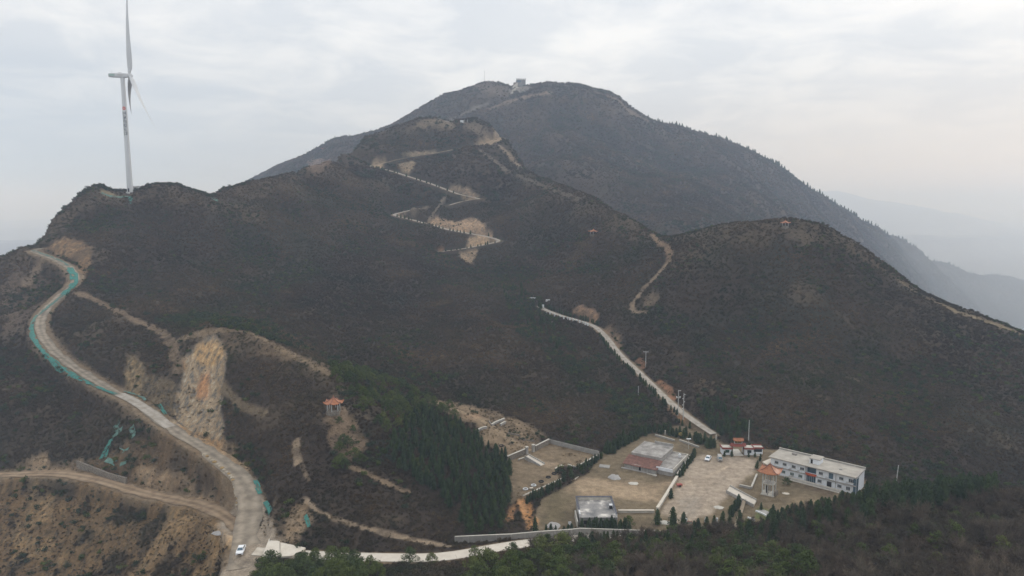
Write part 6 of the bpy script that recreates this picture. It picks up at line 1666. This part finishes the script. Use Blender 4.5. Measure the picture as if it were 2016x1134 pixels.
# green safety netting
def net_strip(P, width, mat, label, seed, side=0, holes=0.25, lift=0.35):
    Q = np.array([tuple(on(u, v)) for u, v in px_line(P, 5)])
    d = np.gradient(Q[:, :2], axis=0); d /= np.linalg.norm(d, axis=1)[:, None] + 1e-9; nr = np.stack([-d[:, 1], d[:, 0]], 1)
    rg_ = np.random.default_rng(seed); K = 5; V = []
    for i in range(len(Q)):
        for c in range(K):
            f = (c / (K - 1) - 0.5 + side) * width * rg_.uniform(0.75, 1.25)
            x, y = Q[i, :2] + nr[i] * f; V.append((x, y, ground(x, y) + lift + rg_.uniform(0, 0.25)))
    Fq = [(i * K + c, (i + 1) * K + c, (i + 1) * K + c + 1, i * K + c + 1) for i in range(len(Q) - 1) for c in range(K - 1) if rg_.uniform() > holes]
    o0 = Q[len(Q) // 2]; V = np.array(V) - o0
    o = link('safety_net', mesh_np('safety_net', V, Fq), mat); o.location = o0
    return tag(o, label, 'safety net')
net_strip([(64, 494), (90, 503), (118, 514), (134, 524)], 1.8, M_netpale, 'faded green net along the top bend of the gravel road', 1, holes=0.35)
net_strip([(136, 528), (147, 545), (146, 558), (138, 570), (124, 582)], 4.2, M_net, 'wide bright green net inside the upper hairpin of the gravel road', 2, holes=0.12)
net_strip([(124, 582), (104, 598), (84, 614), (70, 626), (62, 640)], 1.6, M_netpale, 'narrow green net down the straight below the upper hairpin', 3)
net_strip([(62, 640), (63, 660), (74, 680), (94, 702), (120, 724), (146, 740)], 2.0, M_net, 'long green net around the outer edge of the wide left bend', 4, holes=0.18)
net_strip([(146, 740), (175, 756), (205, 769), (228, 778)], 1.7, M_net, 'green net on the road edge just above the pale concrete stretch', 5, holes=0.2)
net_strip([(245, 772), (262, 776), (280, 784), (286, 790)], 1.4, M_netpale, 'green net at the foot of the grey rock recess', 6)
net_strip([(312, 798), (320, 808), (328, 818)], 1.6, M_net, 'small green net left of the big rock face', 7)
net_strip([(503, 948), (508, 962), (514, 974)], 1.6, M_net, 'green net at the right edge of the road, upper piece', 8)
net_strip([(524, 990), (529, 1000), (534, 1008)], 1.7, M_net, 'green net at the right edge of the road, lower piece', 9)
net_strip([(600, 1016), (605, 1026), (607, 1040)], 1.3, M_net, 'torn green net on the bank above the road apron', 10, holes=0.4)
net_strip([(224, 842), (232, 851), (229, 860)], 3.2, M_netpale, 'pale round green net scrap highest on the slope below the road', 11, holes=0.1)
net_strip([(219, 866), (214, 880), (207, 892), (202, 902)], 2.2, M_net, 'bright ragged green net running down the slope below the road', 12, holes=0.15)
net_strip([(258, 843), (261, 852), (263, 862)], 1.6, M_netpale, 'thin green net tatter right of the round scrap', 13, holes=0.45)
net_strip([(233, 886), (242, 889), (253, 884)], 0.9, M_netpale, 'curved pale green net tatter in mid slope', 14, holes=0.3)
net_strip([(208, 905), (218, 909), (228, 911)], 1.5, M_netpale, 'green net tatter near the rough stone wall', 15, holes=0.3)
net_strip([(236, 916), (243, 915), (249, 912)], 1.4, M_netpale, 'small green net tatter lowest on the slope', 16, holes=0.25)
net_strip([(200, 380), (215, 387), (235, 389), (252, 388)], 2.2, M_netpale, 'green net round the edge of the turbine platform', 17, holes=0.3)
net_strip([(256, 388), (257, 394), (256, 402)], 3.0, M_net, 'green net hanging down below the foot of the turbine', 18, holes=0.25)
net_strip([(418, 390), (424, 394), (430, 398)], 2.5, M_netpale, 'green net in the notch of the ridge right of the turbine', 19, holes=0.3)

# ------------------------------------------------------------------ trees one can tell apart
CYP = [cypress_mesh(200 + i, 4.0, 1.0, 380) for i in range(6)]
BROAD = [cypress_mesh(220 + i, 4.0, 1.25, 360, name='conifer') for i in range(4)]
FARC = [cypress_mesh(240 + i, 9.5, 3.5, 150, name='conifer') for i in range(4)]
PINES = [pine_parts(260 + i) for i in range(6)]
CLUMP = [bush_mesh(280 + i) for i in range(3)]
rt = np.random.default_rng(99)
def tree(meshes, x, y, s, label, group, name, sz=None, sink=0.0):
    o = bpy.data.objects.new(name, meshes[int(rt.integers(len(meshes)))]); COL.objects.link(o)
    o.location = (x, y, ground(x, y) - sink); o.rotation_euler = (rt.normal() * 0.04, rt.normal() * 0.04, rt.uniform(0, 6.28)); o.scale = (s * rt.uniform(0.85, 1.15), s * rt.uniform(0.85, 1.15), s * (sz or 1) * rt.uniform(0.85, 1.15))
    return tag(o, label, 'tree', group)
def pine(x, y, s, label, group):
    st, cr = PINES[int(rt.integers(len(PINES)))]
    t = tag(empty('pine_tree', (x, y, ground(x, y) - 0.1), rt.uniform(0, 6.28)), label, 'tree', group)
    t.scale = (s * rt.uniform(0.9, 1.15), s * rt.uniform(0.9, 1.15), s * rt.uniform(0.85, 1.1))
    link('trunk', st, None, t); link('crown', cr, None, t)
    return t
def spread(Ppx, n, dmin, cond=None, seed=0, tries=40):
    """n spots inside a measured outline, no two nearer than dmin"""
    Q = np.array([tuple(hit(*q))[:2] for q in px_line(list(Ppx) + [Ppx[0]])][:-1])
    rg_ = np.random.default_rng(seed); x0, y0 = Q.min(0); x1, y1 = Q.max(0); o = []
    C = rg_.uniform(size=(n * tries, 2)) * (x1 - x0, y1 - y0) + (x0, y0)
    ok = inside(Q, C[:, 0], C[:, 1])
    for c in C[ok]:
        if len(o) >= n: break
        if cond is not None and not cond(c): continue
        if all((c[0] - a[0]) ** 2 + (c[1] - a[1]) ** 2 > dmin * dmin for a in o): o.append(c)
    return o
GROVE = [(757,893),(772,862),(800,832),(850,812),(905,842),(960,882),(996,908),(1006,950),(1004,990),(985,1042),(925,1050),(893,1005),(850,965),(800,935)]
for c in spread(GROVE, 290, 1.75, seed=1): 
    w_ = 'on the near edge' if c[1] < 206 else 'in the middle' if c[1] < 226 else 'at the upper end'
    tree(CYP if rt.uniform() < 0.72 else BROAD, c[0], c[1], rt.uniform(0.65, 1.35), f'dark green cypress packed {w_} of the dense grove', f'cypresses {w_} of the dense grove', 'cypress_tree')
for c in spread([(652,735),(690,725),(760,748),(820,780),(870,800),(930,835),(900,850),(850,820),(800,842),(762,870),(730,850),(700,820),(690,790),(670,770)], 95, 2.7, seed=2): pine(c[0], c[1], rt.uniform(0.55, 0.85), 'green pine on the slope right of the spur pavilion', 'pines on the slope above the grove')
for (u, v) in [(668,826),(695,842),(676,868),(668,880),(684,872),(672,905),(664,915),(680,916),(700,893),(712,905)]:
    p = on(u, v + 8); pine(p.x, p.y, 0.5 if v < 850 else 0.68, 'lone dark pine on the tan slope below the spur pavilion', 'pines below the spur pavilion')
def row(P, n, meshes, s, label, group, name, jit=0.4, sz=None, z=None):
    Q = [on(u, v) if z is None else flat(u, v, z) for u, v in P]
    A_ = np.array([tuple(q)[:2] for q in Q]); rn = np.concatenate([[0], np.cumsum(np.linalg.norm(np.diff(A_, axis=0), axis=1))])
    for k in range(n):
        f = rn[-1] * (k + 0.5 + rt.uniform(-0.25, 0.25)) / n
        x, y = np.interp(f, rn, A_[:, 0]) + rt.normal() * jit, np.interp(f, rn, A_[:, 1]) + rt.normal() * jit
        tree(meshes, x, y, s * rt.uniform(0.8, 1.2), label, group, name, sz)
row([(1038, 988), (1074, 970), (1106, 955)], 26, CYP, 0.66, 'small dark cypress in the hedge along the terrace front wall', 'hedge along the terrace front wall', 'hedge_tree', 0.25)
row([(1140, 930), (1165, 915), (1184, 901)], 18, CYP, 0.62, 'small dark cypress in the hedge beside the terrace side wall', 'hedge beside the terrace side wall', 'hedge_tree', 0.3)
row([(1190, 895), (1215, 882), (1250, 864), (1285, 850)], 46, BROAD, 0.88, 'dark bushy conifer on the bank behind the old house', 'conifers behind the old house', 'conifer_tree', 1.2)
row([(1292, 852), (1330, 856), (1370, 868), (1405, 884)], 44, BROAD, 0.88, 'dark bushy conifer in the belt left of the entrance gate', 'conifers left of the gate', 'conifer_tree', 1.1)
row([(1371, 892), (1356, 912), (1345, 930), (1338, 942)], 24, BROAD, 0.62, 'dark clipped conifer along the left edge of the car park', 'conifers along the car park wall', 'conifer_tree', 0.4)
row([(1150, 1043), (1190, 1043), (1238, 1043)], 32, CYP, 0.8, 'small conifer in the hedge before the flat roofed hut', 'hedge before the flat roofed hut', 'hedge_tree', 0.5)
row([(1068, 1046), (1100, 1047), (1130, 1047)], 7, BROAD, 0.6, 'low dark shrub behind the long block wall', 'shrubs behind the block wall', 'shrub', 0.4)
row([(1492, 1004), (1520, 1010), (1555, 1016)], 12, CYP, 0.72, 'small conifer in the row right of the long pale ramp', 'conifers right of the ramp', 'conifer_tree', 0.5)
row([(1540, 1020), (1600, 1012), (1650, 1002), (1690, 992)], 34, BROAD, 0.85, 'dark conifer along the near edge of the right hand yard', 'conifers along the right yard edge', 'conifer_tree', 1.2)
row([(1455, 990), (1446, 1003), (1437, 1018)], 8, BROAD, 0.85, 'dark rounded conifer left of the tan topped wall', 'conifers left of the tan topped wall', 'conifer_tree', 0.4)
SING = [(1109, 954, 1.05, 'dark upright conifer at the near end of the terrace hedge'), (1124, 945, 0.95, 'dark upright conifer leaning over the pale terrace ramp'), (1294, 1033, 1.35, 'broad dark conifer at the corner of the two low walls'), (1321, 981, 0.85, 'dark conifer pair member against the broad low wall'),
        (1325, 1040, 1.65, 'tallest pointed conifer at the near edge of the car park'), (1345, 1041, 1.3, 'pointed conifer second from the left at the car park edge'), (1366, 1045, 0.9, 'small reddish conifer left of the car park centre'), (1374, 1045, 1.0, 'small reddish conifer at the car park centre'),
        (1391, 1036, 0.85, 'rounded conifer behind the red banded plinth'), (1405, 1033, 0.8, 'rounded conifer behind the leaning figure'), (1421, 1042, 1.35, 'slim pointed conifer right of the four figures'), (1436, 1041, 1.1, 'dark conifer left of the wall foot'), (1456, 1044, 1.3, 'slim conifer right of the wall foot'),
        (1426, 899, 0.55, 'small dark shrub at the left corner of the left gatehouse'), (1440.5, 899, 0.6, 'small dark shrub left of the gate opening'), (1474, 900, 0.55, 'small dark shrub right of the gate opening'), (1486.5, 900, 0.5, 'small dark shrub at the right corner of the right gatehouse'),
        (1496, 908, 0.7, 'dark shrub left of the cream porch roof'), (1489, 922, 0.75, 'dark shrub by the low wall left of the pavilion tower'), (1053, 1049, 1.3, 'slim dark conifer at the foot of the orange gully')]
for u, v, s, lab in SING:
    p = flat(u, v, 0); tree(BROAD if s < 1.0 or s == 1.65 else CYP if 'slim' in lab or 'upright' in lab else BROAD, p.x, p.y, s, lab, None, 'conifer_tree')
p = flat(1549, 955, 0); pine(p.x, p.y, 0.55, 'small round pine standing before the white building', None)
p = flat(1238, 1036, 0); pine(p.x, p.y, 0.62, 'green pine right of the flat roofed hut', None)
# dark belt of plain conifers beyond the near slope, species not known
for c in spread([(1440,1062),(1530,1034),(1620,1014),(1700,996),(1790,984),(1930,970),(1960,982),(1850,1004),(1700,1028),(1560,1060),(1470,1090)], 140, 2.2, seed=4):
    w_ = 'left' if c[0] < 85 else 'right'
    tree(BROAD, c[0], c[1], rt.uniform(0.75, 1.25) if c[0] < 85 else rt.uniform(1.05, 1.6), f'dark conifer in the {w_} half of the belt beyond the leafless near slope', f'conifers in the {w_} half of the dark belt', 'juniper_tree', sz=1.1)
for c in spread([(1140,1070),(1180,1064),(1245,1068),(1330,1064),(1400,1068),(1400,1090),(1300,1096),(1200,1096),(1140,1086)], 56, 2.4, seed=5): tree(BROAD, c[0], c[1], rt.uniform(0.5, 0.9), 'dark conifer beside the hidden end of the concrete road', 'conifers by the concrete road end', 'juniper_tree', sz=1.15)  # same plain conifers as the belt, of no known species
# foreground pines
for Pz, n, sd, lab in (([(500,1140),(545,1118),(620,1112),(700,1122),(760,1136),(700,1180),(540,1180)], 30, 6, 'olive green pine in the clump below the road apron'), ([(930,1140),(985,1116),(1050,1104),(1120,1094),(1180,1100),(1230,1134),(1100,1190),(950,1190)], 38, 7, 'olive green pine in the clump below the bend of the pale road'), ([(1250,1092),(1330,1074),(1450,1066),(1510,1080),(1490,1112),(1380,1128),(1280,1122)], 28, 8, 'olive green pine in front of the row of stone figures'), ([(1400,1126),(1520,1104),(1600,1112),(1580,1160),(1420,1180)], 18, 9, 'olive green pine at the bottom edge among leafless trees'), ([(1600,1060),(1760,1040),(1960,1040),(2016,1080),(1990,1130),(1700,1120)], 16, 10, 'scattered olive pine on the leafless near slope')):
    for c in spread(Pz, n, 3.2 if sd < 10 else 6, seed=sd): pine(c[0], c[1], rt.uniform(0.5, 0.8) if sd == 8 else rt.uniform(0.75, 1.2) if sd < 10 else rt.uniform(0.5, 0.75), lab, lab.replace('pine ', 'pines '))
for (u, v, s, lab) in ((620, 1098, 0.55, 'ragged pine overhanging the road apron'), (808, 1112, 0.85, 'dark pine standing against the pale road'), (850, 1112, 0.6, 'spreading pine right of the dark one against the road'), (933, 1098, 0.62, 'lone little pine with a bare stem in front of the pale road'), (1078, 1080, 0.75, 'round pine covering the bend of the pale road'), (1010, 1096, 0.7, 'low pine just below the pale road')):
    p = on(u, v); pine(p.x, p.y, s, lab, None)
for u, v in ((1024, 864), (1031, 865), (1038, 863), (1045, 866), (1004, 852), (1012, 854), (1020, 853), (930, 812), (938, 815), (905, 800), (1058, 856), (1066, 861)):
    p = on(u, v); tree(CLUMP, p.x, p.y, rt.uniform(0.9, 1.5), 'low dark shrub on the bare terraces', 'shrubs on the bare terraces', 'shrub')
# roadside conifers
VQ, VW = ROADW['valley_road']
def roadside(Q, wd, f0, f1, n, side, s, label, group, meshes=BROAD, off=1.6):
    d = np.gradient(Q[:, :2], axis=0); d /= np.linalg.norm(d, axis=1)[:, None]; nr = np.stack([-d[:, 1], d[:, 0]], 1) * side
    rn = np.concatenate([[0], np.cumsum(np.linalg.norm(np.diff(Q[:, :2], axis=0), axis=1))])
    for k in range(n):
        f = rn[-1] * (f0 + (f1 - f0) * (k + 0.5 + rt.uniform(-0.35, 0.35)) / n)
        i = min(int(np.searchsorted(rn, f)), len(Q) - 1)
        x, y = Q[i, :2] + nr[i] * (wd / 2 + off + rt.uniform(-0.3, 0.6)); tree(meshes, x, y, s * rt.uniform(0.75, 1.25), label, group, 'conifer_tree')
roadside(VQ, VW, 0.05, 0.62, 44, 1, 0.7, 'dark conifer along the left verge of the valley road', 'conifers along the valley road')
roadside(VQ, VW, 0.72, 1.0, 22, -1, 0.75, 'dark conifer behind the white guard posts', 'conifers behind the guard posts')
HQ, HW = ROADW['hairpin_road']
Hs = 0.62
roadside(HQ, HW, 0.0, 0.34, 16, -1, 0.75, 'small dark conifer on the lower leg of the hillside hairpin', 'conifers on the lower hairpin leg', off=1.2)
roadside(HQ, HW, 0.40, 0.86, 20, 1, 0.75, 'small dark conifer on the upper leg of the hillside hairpin', 'conifers on the upper hairpin leg', off=1.2)
roadside(HQ, HW, 0.88, 1.0, 6, 1, 0.75, 'small dark conifer at the end of the upper hairpin leg', 'conifers at the hairpin end')
UQ, UW = ROADW['upper_road']
roadside(UQ, UW, 0.25, 0.75, 14, 1, 0.75, 'small dark conifer beside the road below the middle hilltop', 'conifers beside the upper road', off=1.2)
for c in spread([(985,566),(1025,566),(1055,592),(1075,618),(1095,650),(1110,690),(1085,690),(1050,650),(1010,610)], 46, 3.2, seed=12): tree(BROAD, c[0], c[1], rt.uniform(0.7, 1.3), 'dark tree on the spur hiding the upper end of the valley road', 'trees on the spur by the valley road', 'juniper_tree')  # generic conifers on the spur, species unknown
for c in spread([(1385,800),(1440,808),(1480,845),(1450,870),(1400,850)], 40, 3.0, seed=13): tree(BROAD, c[0], c[1], rt.uniform(0.8, 1.3), 'dark tree in the thicket behind the entrance gate', 'trees behind the entrance gate', 'juniper_tree')  # thicket of the same generic conifer meshes, no set species
# generic conifers along the right skyline of the main mountain, species unknown
for k in range(180):
    u = 1275 + (1985 - 1275) * ((k + rt.uniform(-0.6, 0.6)) / 180)
    s_ = float(ray(u, 400)[0]); j = int(np.argmin(np.abs(sg - s_))); i = int(W[:np.searchsorted(tg, math.log(5200)), j].argmax())
    x, y = GX[i, j], GY[i, j]
    hi = u < 1600; tree(FARC, x, y, (0.95 if u < 1500 else 1.2) * rt.uniform(0.45, 1.25), 'conifer standing up on the %s part of the right skyline' % ('upper' if hi else 'lower'), 'conifers on the %s right skyline' % ('upper' if hi else 'lower'), 'skyline_conifer', sink=1.0)
for k in range(26):
    u = 605 + (740 - 605) * (k + rt.uniform(-0.4, 0.4)) / 26
    s_ = float(ray(u, 300)[0]); j = int(np.argmin(np.abs(sg - s_))); i = int(W[:np.searchsorted(tg, math.log(5200)), j].argmax())
    tree(FARC, GX[i, j], GY[i, j], rt.uniform(0.4, 0.7), 'low tree on the far left shoulder of the main mountain', 'trees on the left shoulder', 'skyline_conifer')  # far conifer meshes again, not a known species

# ------------------------------------------------------------------ haze: one even body of air round everything
hb = bmesh.new()
bmesh.ops.create_cube(hb, size=1)
X0, X1, Y0, Y1, Z0, Z1 = -34000, 34000, -800, 33000, float(GZ.min()) - 40, max(float(GZ.max()), 270) + 15
for v in hb.verts:
    v.co = (X0 if v.co.x < 0 else X1, Y0 if v.co.y < 0 else Y1, Z0 if v.co.z < 0 else Z1)
hm_ = bpy.data.meshes.new('haze'); hb.to_mesh(hm_); hb.free()
m = bpy.data.materials.new('haze'); m.use_nodes = True
m.node_tree.nodes.clear()
o_ = m.node_tree.nodes.new('ShaderNodeOutputMaterial'); pv = m.node_tree.nodes.new('ShaderNodeVolumePrincipled')
pv.inputs['Color'].default_value = (0.68, 0.80, 1.0, 1)          # thin air scatters blue more than red
pv.inputs['Absorption Color'].default_value = (1, 1, 1, 1)       # and swallows nothing
pv.inputs['Density'].default_value = 0.0002
pv.inputs['Anisotropy'].default_value = 0.0
m.node_tree.links.new(pv.outputs[0], o_.inputs['Volume'])
tag(link('haze', hm_, m), kind='stuff')

# mist lying in the valley behind the right hand hill: nested lenses of even density, thinning out to the rim
m = bpy.data.materials.new('mist'); m.use_nodes = True; m.node_tree.nodes.clear()
o_ = m.node_tree.nodes.new('ShaderNodeOutputMaterial'); pv = m.node_tree.nodes.new('ShaderNodeVolumePrincipled')
pv.inputs['Color'].default_value = (0.82, 0.91, 1.0, 1); pv.inputs['Absorption Color'].default_value = (1, 1, 1, 1)
pv.inputs['Density'].default_value = 0.00016
m.node_tree.links.new(pv.outputs[0], o_.inputs['Volume'])
for k, f in enumerate((1.0, 0.88, 0.76, 0.64, 0.52)):
    mb_ = bmesh.new(); bmesh.ops.create_uvsphere(mb_, u_segments=40, v_segments=20, radius=1.0)
    for v in mb_.verts: v.co = (1450 + v.co.x * 950 * f, 1750 + v.co.y * 800 * f, -270 + v.co.z * 370 * f)
    mm_ = bpy.data.meshes.new('mist'); mb_.to_mesh(mm_); mb_.free()
    tag(link('mist', mm_, m), kind='stuff')
